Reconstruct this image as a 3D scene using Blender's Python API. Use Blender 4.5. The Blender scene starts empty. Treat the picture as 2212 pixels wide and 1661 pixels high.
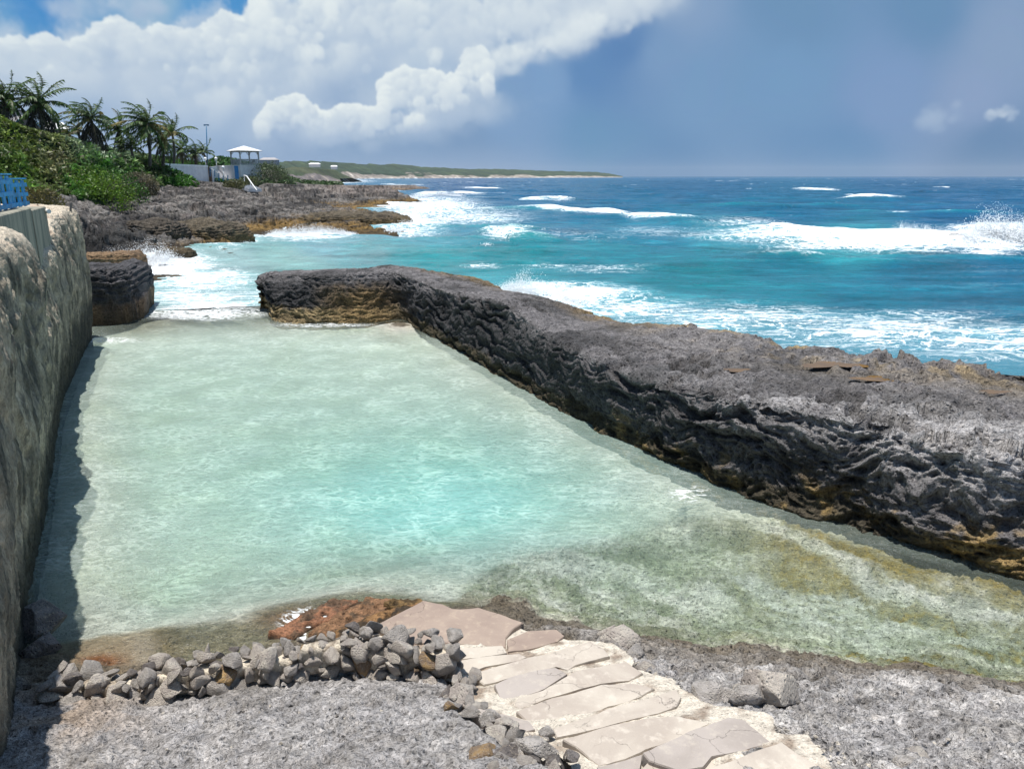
import bpy, math, random
import numpy as np
random.seed(7)
rng = np.random.default_rng(7)
C = bpy.context.scene.collection
PITCH = math.radians(15.15); SP, CP = math.sin(PITCH), math.cos(PITCH)
H = 5.5; FQ = 1661.6; CX, CY = 1106.0, 830.5
SUN_AZ, SUN_EL = math.radians(-74), math.radians(84)
EXPO = .3
HAZE = True

# ---------------------------------------------------------------- measuring
def ray(px, py):
    xc = (px - CX) / FQ; yc = (CY - py) / FQ
    return np.array([xc, CP + yc * SP, -SP + yc * CP])
def P(px, py, z=0.0):            # point of the photo at height z
    d = ray(px, py); t = (z - H) / d[2]
    return np.array([d[0] * t, d[1] * t, z])
def Q(px, py, Y):                # point of the photo at distance Y
    d = ray(px, py); t = Y / d[1]
    return np.array([d[0] * t, Y, H + d[2] * t])
def proj(V):
    V = np.asarray(V, float); dz = V[..., 2] - H
    dep = V[..., 1] * CP - dz * SP
    dep = np.where(dep < .05, .05, dep)
    up = V[..., 1] * SP + dz * CP
    return np.stack([CX + FQ * V[..., 0] / dep, CY - FQ * up / dep], -1)
def lin(c):
    c = np.asarray(c, float) / 255.0
    return np.where(c <= .04045, c / 12.92, ((c + .055) / 1.055) ** 2.4)
def alb(c, k=1.22):              # surface colour from a sunlit photo colour
    return np.clip(lin(c) / k, 0.002, .88)
def clampz(V, sky, margin=0.):   # keep land below a skyline
    q = proj(V); y = np.interp(q[:, 0], [a for a, _ in sky], [b for _, b in sky]) + margin
    xc = (q[:, 0] - CX) / FQ; yc = (CY - y) / FQ; zm = H + V[:, 1] * (-SP + yc * CP) / (CP + yc * SP)
    return np.minimum(V[:, 2], zm)
def sm(a, b, x):
    t = np.clip((x - a) / (b - a), 0, 1); return t * t * (3 - 2 * t)

# ---------------------------------------------------------------- noise
_p = np.random.default_rng(3).permutation(256); _p = np.concatenate([_p, _p, _p])
_g = np.random.default_rng(4).normal(size=(256, 3)); _g /= np.linalg.norm(_g, axis=1)[:, None]
_j = np.random.default_rng(5).random((256, 3))
def perlin(V, s=0):
    V = np.asarray(V, float) + s * 17.31
    i = np.floor(V).astype(np.int64); f = V - i; i &= 255
    u = f * f * f * (f * (f * 6 - 15) + 10); out = 0
    for a in (0, 1):
        wx = u[:, 0] if a else 1 - u[:, 0]; pa = _p[(i[:, 0] + a) & 255]
        for b in (0, 1):
            wy = u[:, 1] if b else 1 - u[:, 1]; pb = _p[(pa + i[:, 1] + b) & 255]
            for c in (0, 1):
                wz = u[:, 2] if c else 1 - u[:, 2]
                g = _g[_p[(pb + i[:, 2] + c) & 255]]
                out = out + wx * wy * wz * (g[:, 0] * (f[:, 0] - a) + g[:, 1] * (f[:, 1] - b) + g[:, 2] * (f[:, 2] - c))
    return out * 1.6
def fbm(V, o=5, s=0, gain=.5, ridge=False):
    V = np.asarray(V, float); a = 1.; t = 0; n = 0
    for k in range(o):
        v = perlin(V * 2.03 ** k, s + k)
        if ridge: v = 1 - 2 * np.abs(v)
        t = t + a * v; n += a; a *= gain
    return t / n
def worley(V, s=0):
    V = np.asarray(V, float) + s * 9.7
    i = np.floor(V).astype(np.int64); f = V - i
    F1 = np.full(len(V), 9.); F2 = np.full(len(V), 9.)
    for a in (-1, 0, 1):
        for b in (-1, 0, 1):
            for c in (-1, 0, 1):
                h = _p[(_p[(_p[(i[:, 0] + a) & 255] + i[:, 1] + b) & 255] + i[:, 2] + c) & 255]
                d = np.linalg.norm(_j[h] + (a, b, c) - f, axis=1)
                F2 = np.minimum(F2, np.maximum(F1, d)); F1 = np.minimum(F1, d)
    return F1, F2

# ---------------------------------------------------------------- fields
def tps(pts, smooth=1e-3):
    pts = np.array(pts, float); X = pts[:, :2]; n = len(X)
    def U(r2): return .5 * r2 * np.log(r2 + 1e-9)
    K = U(((X[:, None] - X[None]) ** 2).sum(-1)) + smooth * np.eye(n)
    A = np.zeros((n + 3, n + 3)); A[:n, :n] = K; A[:n, n] = 1; A[:n, n + 1:] = X; A[n, :n] = 1; A[n + 1:, :n] = X.T
    w = np.linalg.solve(A, np.concatenate([pts[:, 2], [0, 0, 0]]))
    def f(xy):
        out = w[n] + xy @ w[n + 1:]
        for k in range(n): out = out + w[k] * U(((xy - X[k]) ** 2).sum(-1))
        return out
    return f
def shep(q, pts, vals, p=3.0, sc=(1, 1)):   # smooth blend of values given at scattered places
    pts = np.array(pts, float) * sc; vals = np.array(vals, float); num = 0; den = 0; q = q * np.array(sc)
    for a, v in zip(pts, vals):
        w = 1 / (((q - a) ** 2).sum(-1) + 60.0) ** (p / 2)
        num = num + w[:, None] * v; den = den + w
    return num / den[:, None]
def inpoly(q, poly):
    x, y = q[:, 0], q[:, 1]; r = np.zeros(len(q), bool); n = len(poly)
    for i in range(n):
        x1, y1 = poly[i]; x2, y2 = poly[(i + 1) % n]
        c = ((y1 > y) != (y2 > y)) & (x < (x2 - x1) * (y - y1) / (y2 - y1 + 1e-12) + x1)
        r ^= c
    return r
def dseg(xy, pl):                # distance to a polyline and the parameter along it
    D = np.full(len(xy), 1e9); T = np.zeros(len(xy)); S = np.zeros(len(xy)); n = len(pl) - 1
    for i in range(n):
        a = np.array(pl[i][:2]); b = np.array(pl[i + 1][:2]); ab = b - a
        t = np.clip(((xy - a) @ ab) / (ab @ ab), 0, 1); v = xy - (a + t[:, None] * ab)
        d = np.linalg.norm(v, axis=1); m = d < D
        D[m] = d[m]; T[m] = (i + t[m]) / n; S[m] = np.sign(ab[0] * v[m, 1] - ab[1] * v[m, 0])
    return D, T, S
def crom(A, m):                  # Catmull-Rom along axis 0, m samples in all
    A = np.asarray(A, float); n = len(A); u = np.linspace(0, n - 1, m); i = np.minimum(u.astype(int), n - 2); t = u - i
    g = lambda k: A[np.clip(k, 0, n - 1)]
    p0, p1, p2, p3 = g(i - 1), g(i), g(i + 1), g(i + 2); t = t.reshape((-1,) + (1,) * (A.ndim - 1))
    return .5 * ((2 * p1) + (-p0 + p2) * t + (2 * p0 - 5 * p1 + 4 * p2 - p3) * t * t + (-p0 + 3 * p1 - 3 * p2 + p3) * t ** 3)

# ---------------------------------------------------------------- meshes
def mesh_np(name, V, F, mat, parent=None, col=None, attrs=None, smooth=True):
    me = bpy.data.meshes.new(name); V = np.asarray(V, np.float32).reshape(-1, 3); F = np.asarray(F, np.int32); k = F.shape[1]
    me.vertices.add(len(V)); me.vertices.foreach_set('co', V.ravel())
    me.loops.add(F.size); me.loops.foreach_set('vertex_index', F.ravel())
    me.polygons.add(len(F)); me.polygons.foreach_set('loop_start', np.arange(0, F.size, k, dtype=np.int32))
    me.polygons.foreach_set('loop_total', np.full(len(F), k, np.int32))
    me.polygons.foreach_set('use_smooth', np.full(len(F), smooth, bool))
    me.update(calc_edges=True)
    if col is not None:
        a = me.color_attributes.new('Col', 'FLOAT_COLOR', 'POINT'); c = np.ones((len(V), 4), np.float32)
        c[:, :3] = np.asarray(col).reshape(-1, 3); a.data.foreach_set('color', c.ravel())
    for n_, v in (attrs or {}).items():
        a = me.attributes.new(n_, 'FLOAT', 'POINT'); a.data.foreach_set('value', np.asarray(v, np.float32).ravel())
    me.materials.append(mat); o = bpy.data.objects.new(name, me); C.objects.link(o)
    if parent: o.parent = parent
    return o
def grid_faces(n, m, wrap=False):
    i = np.arange(n * m).reshape(n, m)
    if wrap: i = np.concatenate([i, i[:, :1]], 1)
    return np.stack([i[:-1, :-1], i[:-1, 1:], i[1:, 1:], i[1:, :-1]], -1).reshape(-1, 4)
def grid_normals(G):
    du = np.gradient(G, axis=0); dv = np.gradient(G, axis=1); n = np.cross(dv, du)
    return n / (np.linalg.norm(n, axis=-1, keepdims=True) + 1e-9)
def tag(o, label=None, cat=None, group=None, kind=None):
    for k, v in (('label', label), ('category', cat), ('group', group), ('kind', kind)):
        if v: o[k] = v
    return o
def empty(name, loc, *a, rz=0, **k):
    o = bpy.data.objects.new(name, None); o.empty_display_size = .3; C.objects.link(o)
    o.location = [float(x) for x in loc]; o.rotation_euler = (0, 0, rz); tag(o, *a, **k); return o
class MB:                        # collects boxes and tubes, becomes one mesh
    def __init__(s): s.V = []; s.F = []
    def add(s, V, F):
        n = len(s.V); s.V += [tuple(map(float, v)) for v in V]; s.F += [tuple(int(i) + n for i in f) for f in F]; return s
    def box(s, c, d, rz=0, b=0.0):
        x, y, z = [k / 2 for k in d]; cr, sr = math.cos(rz), math.sin(rz)
        pts = [(-x, -y, -z), (x, -y, -z), (x, y, -z), (-x, y, -z), (-x, -y, z), (x, -y, z), (x, y, z), (-x, y, z)]
        V = [(c[0] + a * cr - q * sr, c[1] + a * sr + q * cr, c[2] + w) for a, q, w in pts]
        return s.add(V, [(3, 2, 1, 0), (4, 5, 6, 7), (0, 1, 5, 4), (1, 2, 6, 5), (2, 3, 7, 6), (3, 0, 4, 7)])
    def tube(s, pts, r, n=8):
        pts = [np.array(p, float) for p in pts]; rs = r if hasattr(r, '__len__') else [r] * len(pts); V = []
        for i, p in enumerate(pts):
            t = pts[min(i + 1, len(pts) - 1)] - pts[max(i - 1, 0)]; t /= np.linalg.norm(t) + 1e-9
            a = np.cross(t, (0, 0, 1) if abs(t[2]) < .9 else (1, 0, 0)); a /= np.linalg.norm(a); b = np.cross(t, a)
            for k in range(n):
                w = 2 * math.pi * k / n; V.append(p + rs[i] * (math.cos(w) * a + math.sin(w) * b))
        F = [(i * n + k, i * n + (k + 1) % n, (i + 1) * n + (k + 1) % n, (i + 1) * n + k) for i in range(len(pts) - 1) for k in range(n)]
        F += [tuple(range(n))[::-1], tuple((len(pts) - 1) * n + k for k in range(n))]
        return s.add(V, F)
    def ball(s, c, r, n=12, m=8):
        V = []
        for i in range(m + 1):
            a = math.pi * i / m
            for k in range(n):
                w = 2 * math.pi * k / n; V.append((c[0] + r * math.sin(a) * math.cos(w), c[1] + r * math.sin(a) * math.sin(w), c[2] + r * math.cos(a)))
        return s.add(V, [(i * n + k, (i + 1) * n + k, (i + 1) * n + (k + 1) % n, i * n + (k + 1) % n) for i in range(m) for k in range(n)])
    def build(s, name, mat, parent=None, smooth=False, bevel=0):
        me = bpy.data.meshes.new(name); me.from_pydata(s.V, [], s.F); me.update()
        if smooth: me.polygons.foreach_set('use_smooth', [True] * len(me.polygons))
        me.materials.append(mat); o = bpy.data.objects.new(name, me); C.objects.link(o)
        if parent: o.parent = parent
        if bevel:
            b = o.modifiers.new('bevel', 'BEVEL'); b.width = bevel; b.segments = 2; b.limit_method = 'ANGLE'
        return o

# ---------------------------------------------------------------- materials
class NT:
    def __init__(s, name):
        s.m = bpy.data.materials.new(name); s.m.use_nodes = True; s.t = s.m.node_tree; s.t.nodes.clear()
        s.out = s.n('ShaderNodeOutputMaterial')
    def n(s, t, **k):
        x = s.t.nodes.new(t)
        for a, b in k.items():
            if a.startswith('i_'):
                key = a[2:]; key = int(key) if key.isdigit() else key.replace('_', ' '); s.set(x.inputs[key], b)
            else: setattr(x, a, b)
        return x
    def set(s, inp, v):
        if isinstance(v, bpy.types.NodeSocket): s.t.links.new(v, inp)
        elif isinstance(v, bpy.types.Node): s.t.links.new(v.outputs[0], inp)
        else:
            if hasattr(v, '__len__'): v = tuple(float(a) for a in v); v = v + (1.,) if len(v) == 3 and inp.type == 'RGBA' else v
            inp.default_value = v
    def math(s, op, a, b=0.0, c=None, clamp=False):
        x = s.n('ShaderNodeMath', operation=op, use_clamp=clamp); s.set(x.inputs[0], a); s.set(x.inputs[1], b)
        if c is not None: s.set(x.inputs[2], c)
        return x.outputs[0]
    def mr(s, v, a, b, c=0., d=1., smooth=True):
        x = s.n('ShaderNodeMapRange', interpolation_type='SMOOTHSTEP' if smooth else 'LINEAR')
        for k, w in enumerate((v, a, b, c, d)): s.set(x.inputs[k], w)
        return x.outputs[0]
    def mix(s, f, a, b, blend='MIX'):
        x = s.n('ShaderNodeMix', data_type='RGBA', blend_type=blend); s.set(x.inputs[0], f); s.set(x.inputs[6], a); s.set(x.inputs[7], b)
        return x.outputs[2]
    def noise(s, vec, scale, detail=6, rough=.55, dist=0., out=0):
        x = s.n('ShaderNodeTexNoise'); s.set(x.inputs['Vector'], vec)
        for k, v in (('Scale', scale), ('Detail', detail), ('Roughness', rough), ('Distortion', dist)): x.inputs[k].default_value = v
        return x.outputs[out]
    def vor(s, vec, scale, feature='F1', out=0, rnd=1.):
        x = s.n('ShaderNodeTexVoronoi', feature=feature); s.set(x.inputs['Vector'], vec); x.inputs['Scale'].default_value = scale
        x.inputs['Randomness'].default_value = rnd
        return x.outputs[out]
    def mapping(s, vec, scale=(1, 1, 1), rot=(0, 0, 0)):
        x = s.n('ShaderNodeMapping'); s.set(x.inputs[0], vec); x.inputs['Scale'].default_value = scale; x.inputs['Rotation'].default_value = rot
        return x.outputs[0]
    def bump(s, h, strength=1., dist=.05, normal=None):
        x = s.n('ShaderNodeBump'); x.inputs['Strength'].default_value = strength; x.inputs['Distance'].default_value = dist
        s.set(x.inputs['Height'], h)
        if normal is not None: s.set(x.inputs['Normal'], normal)
        return x.outputs[0]
    def pos(s): return s.n('ShaderNodeNewGeometry').outputs['Position']
    def col(s): return s.n('ShaderNodeAttribute', attribute_name='Col').outputs['Color']
    def attr(s, n): return s.n('ShaderNodeAttribute', attribute_name=n).outputs['Fac']
    def surf(s, **k):
        b = s.n('ShaderNodeBsdfPrincipled')
        for a, v in k.items(): s.set(b.inputs[a.replace('_', ' ')], v)
        s.t.links.new(b.outputs[0], s.out.inputs[0]); return s.m
def flat(name, c, rough=.7, var=.25, sc=6., bump=.3, bd=.01, metal=0.):
    t = NT(name); p = t.n('ShaderNodeTexCoord').outputs['Object']; n = t.noise(p, sc, 6, .6)
    f = t.mr(n, .3, .7, 1 - var, 1 + var); cc = t.mix(1.0, tuple(c), t.n('ShaderNodeCombineColor', i_0=f, i_1=f, i_2=f).outputs[0], 'MULTIPLY')
    return t.surf(Base_Color=cc, Roughness=rough, Metallic=metal, Normal=t.bump(n, bump, bd))
def rockmat(name, sc=1., bs=1., contrast=.45, pits=True, stretch=(1, 1, 1), rough=.9, dark=.55, plain=False):
    t = NT(name); p = t.pos(); p2 = t.mapping(p, stretch)
    wp = t.n('ShaderNodeVectorMath', operation='ADD'); t.set(wp.inputs[0], p2)
    nz = t.n('ShaderNodeVectorMath', operation='SCALE'); t.set(nz.inputs[0], t.noise(p2, 3 * sc, 4, out=1)); nz.inputs[3].default_value = .25 / sc; t.set(wp.inputs[1], nz.outputs[0])
    w = wp.outputs[0]
    n1 = t.noise(w, 4 * sc, 8, .65); n2 = t.noise(w, 22 * sc, 8, .7); v = t.vor(w, 9 * sc); v2 = t.vor(w, 26 * sc)
    pit = t.mr(v, .05, .42); pit2 = t.mr(v2, .05, .45)
    h = t.math('ADD', t.math('MULTIPLY', n1, 1.1), t.math('MULTIPLY', n2, .55))
    if pits: h = t.math('ADD', h, t.math('ADD', t.math('MULTIPLY', pit, .55), t.math('MULTIPLY', pit2, .22)))
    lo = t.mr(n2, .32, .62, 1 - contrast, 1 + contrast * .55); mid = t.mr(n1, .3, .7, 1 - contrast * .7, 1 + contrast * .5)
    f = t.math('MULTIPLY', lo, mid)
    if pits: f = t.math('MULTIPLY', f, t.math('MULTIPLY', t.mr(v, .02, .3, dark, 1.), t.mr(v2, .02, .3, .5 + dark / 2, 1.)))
    c = t.mix(1., t.col(), t.n('ShaderNodeCombineColor', i_0=f, i_1=f, i_2=f).outputs[0], 'MULTIPLY')
    if plain: c = t.mix(t.attr('plain'), c, t.col())
    return t.surf(Base_Color=c, Roughness=t.attr('wet') if name.startswith('wet') else rough, Normal=t.bump(h, bs, .06 / sc), Specular_IOR_Level=.3)
# ================================================================ camera, sun, sky
sc = bpy.context.scene
cam = bpy.data.cameras.new('camera'); co = bpy.data.objects.new('camera', cam); C.objects.link(co); sc.camera = co
co.location = (0, 0, H); co.rotation_euler = (math.pi / 2 - PITCH, 0, 0)
cam.sensor_width = 36; cam.lens = 36 * FQ / 2212; cam.clip_start = .05; cam.clip_end = 60000
sc.view_settings.view_transform = 'Standard'; sc.view_settings.look = 'None'; sc.view_settings.exposure = EXPO; sc.view_settings.gamma = 1
sc.cycles.max_bounces = 6; sc.cycles.transparent_max_bounces = 12; sc.cycles.volume_bounces = 0; sc.cycles.diffuse_bounces = 3
sc.cycles.caustics_reflective = False; sc.cycles.caustics_refractive = False
sl = bpy.data.lights.new('sun', 'SUN'); so = bpy.data.objects.new('sun', sl); C.objects.link(so)
sl.energy = 4.95; sl.angle = math.radians(.5); sl.color = (1, .96, .9)
sd = np.array([math.sin(SUN_AZ) * math.cos(SUN_EL), math.cos(SUN_AZ) * math.cos(SUN_EL), math.sin(SUN_EL)])
from mathutils import Vector
so.rotation_euler = Vector(sd).to_track_quat('Z', 'Y').to_euler(); so.location = (-20, 10, 40)

world = bpy.data.worlds.new('World'); sc.world = world; world.use_nodes = True
def azel(px, py):
    d = ray(px, py); d = d / np.linalg.norm(d); return math.atan2(d[0], d[1]), math.asin(d[2])
class WT(NT):
    def __init__(s, tree): s.t = tree
wt = world.node_tree; wt.nodes.clear(); w = WT(wt)
# the clouds, worked out over azimuth and elevation
SW, SH = 2048, 580; A0, A1, E0, E1 = math.radians(-50), math.radians(50), math.radians(-3), math.radians(25.3)
AZ, EL = np.meshgrid(np.linspace(A0, A1, SW), np.linspace(E0, E1, SH))
ca_ = np.cos(EL); DX, DY, DZ = np.sin(AZ) * ca_, np.cos(AZ) * ca_, np.sin(EL)
dep_ = np.maximum(DY * CP - DZ * SP, .12); QX = CX + FQ * DX / dep_; QY = CY - FQ * (DY * SP + DZ * CP) / dep_
def upsample(a, sh):
    y = np.linspace(0, a.shape[0] - 1.001, sh[0]); x = np.linspace(0, a.shape[1] - 1.001, sh[1]); y0 = y.astype(int); x0 = x.astype(int); fy = (y - y0)[:, None]; fx = (x - x0)[None]
    return (a[y0][:, x0] * (1 - fx) + a[y0][:, x0 + 1] * fx) * (1 - fy) + (a[y0 + 1][:, x0] * (1 - fx) + a[y0 + 1][:, x0 + 1] * fx) * fy
def nz(scale, o=6, s=0, gain=.55, ys=1., ridge=False):
    f = 3 if o < 5 or scale < 12 else 2
    n_ = np.stack([AZ[::f, ::f].ravel() * scale, EL[::f, ::f].ravel() * scale * ys, np.zeros(AZ[::f, ::f].size)], -1)
    return upsample(fbm(n_, min(o, 6), s, gain, ridge).reshape(AZ[::f, ::f].shape), AZ.shape)
def blur(a, k):
    for ax in (0, 1):
        c_ = np.cumsum(np.concatenate([np.repeat(np.take(a, [0], ax), k + 1, ax), a, np.repeat(np.take(a, [-1], ax), k, ax)], ax), ax)
        n_ = a.shape[ax]; a = (np.take(c_, range(2 * k + 1, 2 * k + 1 + n_), ax) - np.take(c_, range(0, n_), ax)) / (2 * k + 1)
    return a
ppr = SW / (A1 - A0); qs = ppr / FQ                      # canvas pixels per radian, per photo unit
crg = np.random.default_rng(99)
ii, jj = np.mgrid[0:SH, 0:SW]
def mixi(a, b, m): return a * (1 - m[..., None]) + np.asarray(b) * m[..., None]
BG = [((0, 60), (96, 156, 204)), ((60, 10), (66, 140, 202)), ((440, 50), (84, 152, 206)), ((540, 20), (74, 146, 204)), ((200, 10), (120, 166, 206)), ((330, 20), (140, 178, 208)), ((0, 250), (146, 176, 206)), ((300, 300), (158, 180, 208)), ((600, 340), (136, 164, 198)), ((800, 330), (124, 156, 192)), ((1000, 340), (118, 152, 190)),
      ((1100, 250), (122, 158, 198)), ((1200, 180), (120, 158, 200)), ((1350, 100), (88, 134, 186)), ((1290, 150), (92, 138, 188)), ((1480, 40), (128, 160, 198)), ((1420, 110), (116, 154, 196)), ((1300, 300), (100, 148, 190)), ((1500, 200), (112, 154, 196)), ((1700, 150), (110, 154, 196)), ((1700, 30), (104, 147, 188)), ((1900, 200), (120, 154, 198)), ((2150, 120), (132, 160, 196)), ((2100, 220), (134, 160, 198)), ((2000, 20), (100, 144, 186)),
      ((1800, 330), (96, 144, 190)), ((2150, 350), (96, 137, 180)), ((1400, 370), (94, 142, 188)), ((700, 200), (146, 172, 204)), ((560, 170), (158, 182, 210)), ((900, 120), (154, 182, 212)), ((700, 100), (156, 182, 210)), ((250, 180), (160, 184, 212)), ((-600, 200), (120, 165, 206)), ((2900, 200), (110, 150, 195)), ((1000, -600), (80, 140, 200)), ((-200, -300), (90, 150, 206)), ((2300, -300), (100, 146, 190))]
step = 4
QXs, QYs, AZs, ELs = QX[::step, ::step], QY[::step, ::step], AZ[::step, ::step].ravel(), EL[::step, ::step].ravel()
qn = np.stack([AZs, ELs, 0 * AZs], -1)
qq = np.stack([QXs.ravel(), QYs.ravel()], -1) + 70 * np.stack([fbm(qn * 7, 5, 61), fbm(qn * 7, 5, 62)], -1)
bgc = shep(qq, [a for a, _ in BG], [lin(c_) for _, c_ in BG], 3.4).reshape(QXs.shape + (3,))
img = np.stack([blur(upsample(bgc[..., k], AZ.shape), 4) for k in range(3)], -1)
img = mixi(img, lin((172, 196, 216)), sm(.05, .6, nz(9, 6, 20, .62, 1.8)) * sm(1500, 800, QX) * .30)
def puff(x0, y0, r, lit_, amp_, al, fuzz=.2):           # one rounded billow: bright above, greyer below
    a_, e_ = azel(x0, y0); x, y = (a_ - A0) * ppr, (e_ - E0) * ppr; R_ = r * qs
    i0, i1, j0, j1 = int(max(0, y - R_ * 1.2)), int(min(SH, y + R_ * 1.2 + 1)), int(max(0, x - R_ * 1.2)), int(min(SW, x + R_ * 1.2 + 1))
    if i0 >= i1 or j0 >= j1: return
    X_ = (jj[i0:i1, j0:j1] - x) / R_; Y_ = (ii[i0:i1, j0:j1] - y) / R_
    ed = crn[i0:i1, j0:j1]; d_ = np.sqrt(X_ ** 2 + Y_ ** 2) * (1 + .62 * ed)
    a = sm(1.0, 1 - fuzz, d_) * al * sm(-1.15, -.1, Y_ + .3 * ed)
    l_ = np.clip(lit_ + amp_ * (.8 * Y_ - .35 * X_) + .10 * ed, 0, 1)
    c_ = dk_[None, None] * (1 - l_[..., None]) + wh_[None, None] * l_[..., None]
    img[i0:i1, j0:j1] = img[i0:i1, j0:j1] * (1 - a[..., None]) + c_ * a[..., None]
crn = nz(30, 6, 1, .62) * 1.1 + .6 * nz(90, 6, 2, .62)
dk_ = lin((150, 176, 208)); wh_ = lin((232, 240, 240))
def region(poly, n, r0, r1, lit0, lit1, al, amp_=.3, gy=1., fz=.35):
    pp = np.array(poly, float); lo, hi = pp.min(0), pp.max(0); c_ = crg.uniform(lo, hi, (n * 5, 2)); c_ = c_[inpoly(c_, poly)][:n]
    c_ = c_[np.argsort(c_[:, 1] + crg.normal(0, 25, len(c_)))]
    for x, y in c_:
        t_ = (y - lo[1]) / (hi[1] - lo[1]); puff(x, y, r0 * (r1 / r0) ** (crg.random() ** 1.5), lit0 * (1 - t_) + lit1 * t_ + crg.normal() * .14, amp_, al * crg.uniform(.5, 1), fz)
def edge(pl, r0, r1, lit_, al=1., dens_=.3, inset=.85, rows=3):
    pl = np.array(pl, float); it = []
    for k in range(len(pl) - 1):
        L = np.linalg.norm(pl[k + 1] - pl[k])
        for _ in range(int(L * dens_) + 1):
            t_ = crg.random(); x, y = pl[k] * (1 - t_) + pl[k + 1] * t_; r_ = crg.uniform(r0, r1)
            for m_ in range(rows): it.append((x + crg.normal() * 3, y + r_ * inset * (1 + m_ * .9), r_ * (1 + .12 * m_), lit_ - .10 * m_ + crg.normal() * .08, m_))
    it.sort(key=lambda a: a[1])
    for x, y, r_, l_, m_ in it: puff(x, y, r_, l_, .30, al * (1 - .14 * m_), .16 + .12 * m_)
TOPL = [(-150, 105), (0, 98), (20, 112), (42, 86), (75, 96), (100, 76), (132, 92), (155, 100), (185, 86), (205, 78), (216, 54), (245, 42), (276, 56), (292, 82), (330, 78), (352, 62), (400, 74), (440, 66), (470, 46), (500, 32), (522, 46), (562, 54)]
UP = [(-150, 115), (60, 110), (210, 95), (330, 90), (470, 70), (560, 66), (585, 10), (600, -60), (1250, -60), (1400, 0), (1280, 60), (1120, 90), (1000, 120), (900, 120), (800, 150), (640, 190), (560, 230), (420, 270), (330, 240), (220, 200), (100, 220), (-150, 230)]
region(UP, 420, 30, 80, .42, .30, .42, .22, fz=.6)
edge(TOPL, 9, 24, .60, .95, .28)
edge([(572, 40), (562, 20), (566, -20), (580, -70)], 12, 26, .8, .95, .3, .3)
region(UP, 650, 9, 34, .62, .34, .5, .30, fz=.45)
region([(560, -50), (760, -50), (740, 60), (640, 120), (580, 90)], 120, 8, 26, .84, .6, .55, .28)
region([(380, 80), (560, 60), (600, 110), (520, 200), (420, 170)], 70, 8, 24, .75, .5, .5, .3)
# the bright band running up to the right
region([(1020, 160), (1060, 110), (1180, 85), (1260, 30), (1330, -10), (1440, -30), (1480, 10), (1340, 70), (1260, 108), (1180, 130), (1080, 165)], 240, 12, 34, .72, .45, .30, .20, fz=.85)
region([(1060, 130), (1090, 105), (1190, 85), (1260, 40), (1310, 30), (1300, 62), (1250, 88), (1180, 112), (1080, 140)], 170, 7, 22, .90, .70, .42, .22, fz=.7)
region([(760, 20), (1000, 0), (1200, 10), (1150, 60), (980, 90), (820, 80)], 150, 8, 30, .7, .5, .34, .25, fz=.5)
# the lower cumulus with its tower
LOWP = [(560, 262), (592, 232), (640, 222), (690, 252), (742, 240), (800, 250), (838, 225), (842, 175), (872, 156), (930, 166), (990, 178), (1012, 124), (1036, 112), (1046, 136), (1050, 200), (1030, 240), (940, 270), (870, 286), (720, 300), (600, 300)]
region([(500, 300), (530, 255), (600, 200), (700, 215), (820, 190), (860, 130), (1000, 130), (1080, 150), (1090, 260), (960, 310), (740, 330), (560, 330)], 150, 24, 60, .40, .18, .30, .14, fz=.95)
region(LOWP, 90, 22, 44, .42, .22, .5, .2, fz=.6)
edge([(562, 262), (566, 246), (592, 216), (640, 206), (672, 232), (700, 246), (742, 226), (770, 232), (800, 236), (824, 226), (832, 190), (836, 166), (872, 144), (900, 152), (930, 152), (960, 170), (990, 162), (1006, 138), (1010, 114), (1036, 102), (1050, 128), (1052, 170)], 7, 17, .78, .95, .30)
region([(842, 170), (872, 156), (990, 172), (1030, 140), (1045, 180), (1000, 230), (900, 250), (850, 230)], 130, 6, 20, .86, .5, .6, .32)
region([(575, 250), (640, 225), (700, 255), (800, 250), (850, 250), (940, 250), (900, 290), (720, 300), (600, 290)], 150, 6, 20, .62, .3, .42, .28, fz=.45)
for x, y, r_ in [(892, 262, 16), (905, 258, 13), (940, 125, 18), (660, 122, 20), (680, 116, 14), (108, 150, 8)]:
    for _ in range(5): puff(x + crg.normal() * r_ * .4, y + crg.normal() * r_ * .3, r_ * .8, .8, .25, .5, .4)
region([(2120, 250), (2140, 238), (2175, 234), (2192, 244), (2195, 262), (2130, 264)], 26, 6, 14, .45, .2, .35, .2, fz=.6)
region([(1985, 270), (2010, 235), (2060, 225), (2080, 250), (2020, 290)], 26, 12, 24, .18, .1, .22, .12, fz=.8)
region([(80, 6), (330, -10), (370, 20), (340, 34), (110, 36)], 90, 12, 26, .30, .15, .22, .1, fz=.8)
# soft grey-blue bases, veils of rain
soft = np.stack([blur(blur(img[..., k], 9), 9) for k in range(3)], -1)
sm_ = np.clip(sm(95, 235, QY + 60 * nz(7, 5, 52) - .05 * QX) * sm(600, 480, QX) + sm(.05, .5, nz(6, 6, 51, .6)) * .75, 0, 1) * sm(60, 110, QY + 40 * nz(9, 5, 53)); sm_ = np.maximum(sm_, sm(640, 800, QX) * sm(-.2, .35, nz(8, 6, 54, .6)) * .8 * sm(120, 60, np.abs(QY - 60)) )
sm_ *= 1 - .85 * np.exp(-((QX - 900) / 190) ** 2 - ((QY - 215) / 75) ** 2)
img = mixi(img, soft, sm_ * .85)
img = mixi(img, lin((150, 178, 207)), sm(.0, .5, nz(4.5, 6, 57, .6)) * sm(1300, 900, QX) * sm(70, 150, QY) * .45)
tw = nz(7, 6, 58, .66, 2.2); img = mixi(img, lin((206, 222, 230)), sm(.12, .6, tw) * sm(620, 850, QX) * sm(1450, 1150, QX + .8 * QY) * sm(150, 60, QY) * .55)
img = mixi(img, lin((140, 167, 200)), sm(300, 355, QY) * sm(1300, 1000, QX) * .55)
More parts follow.
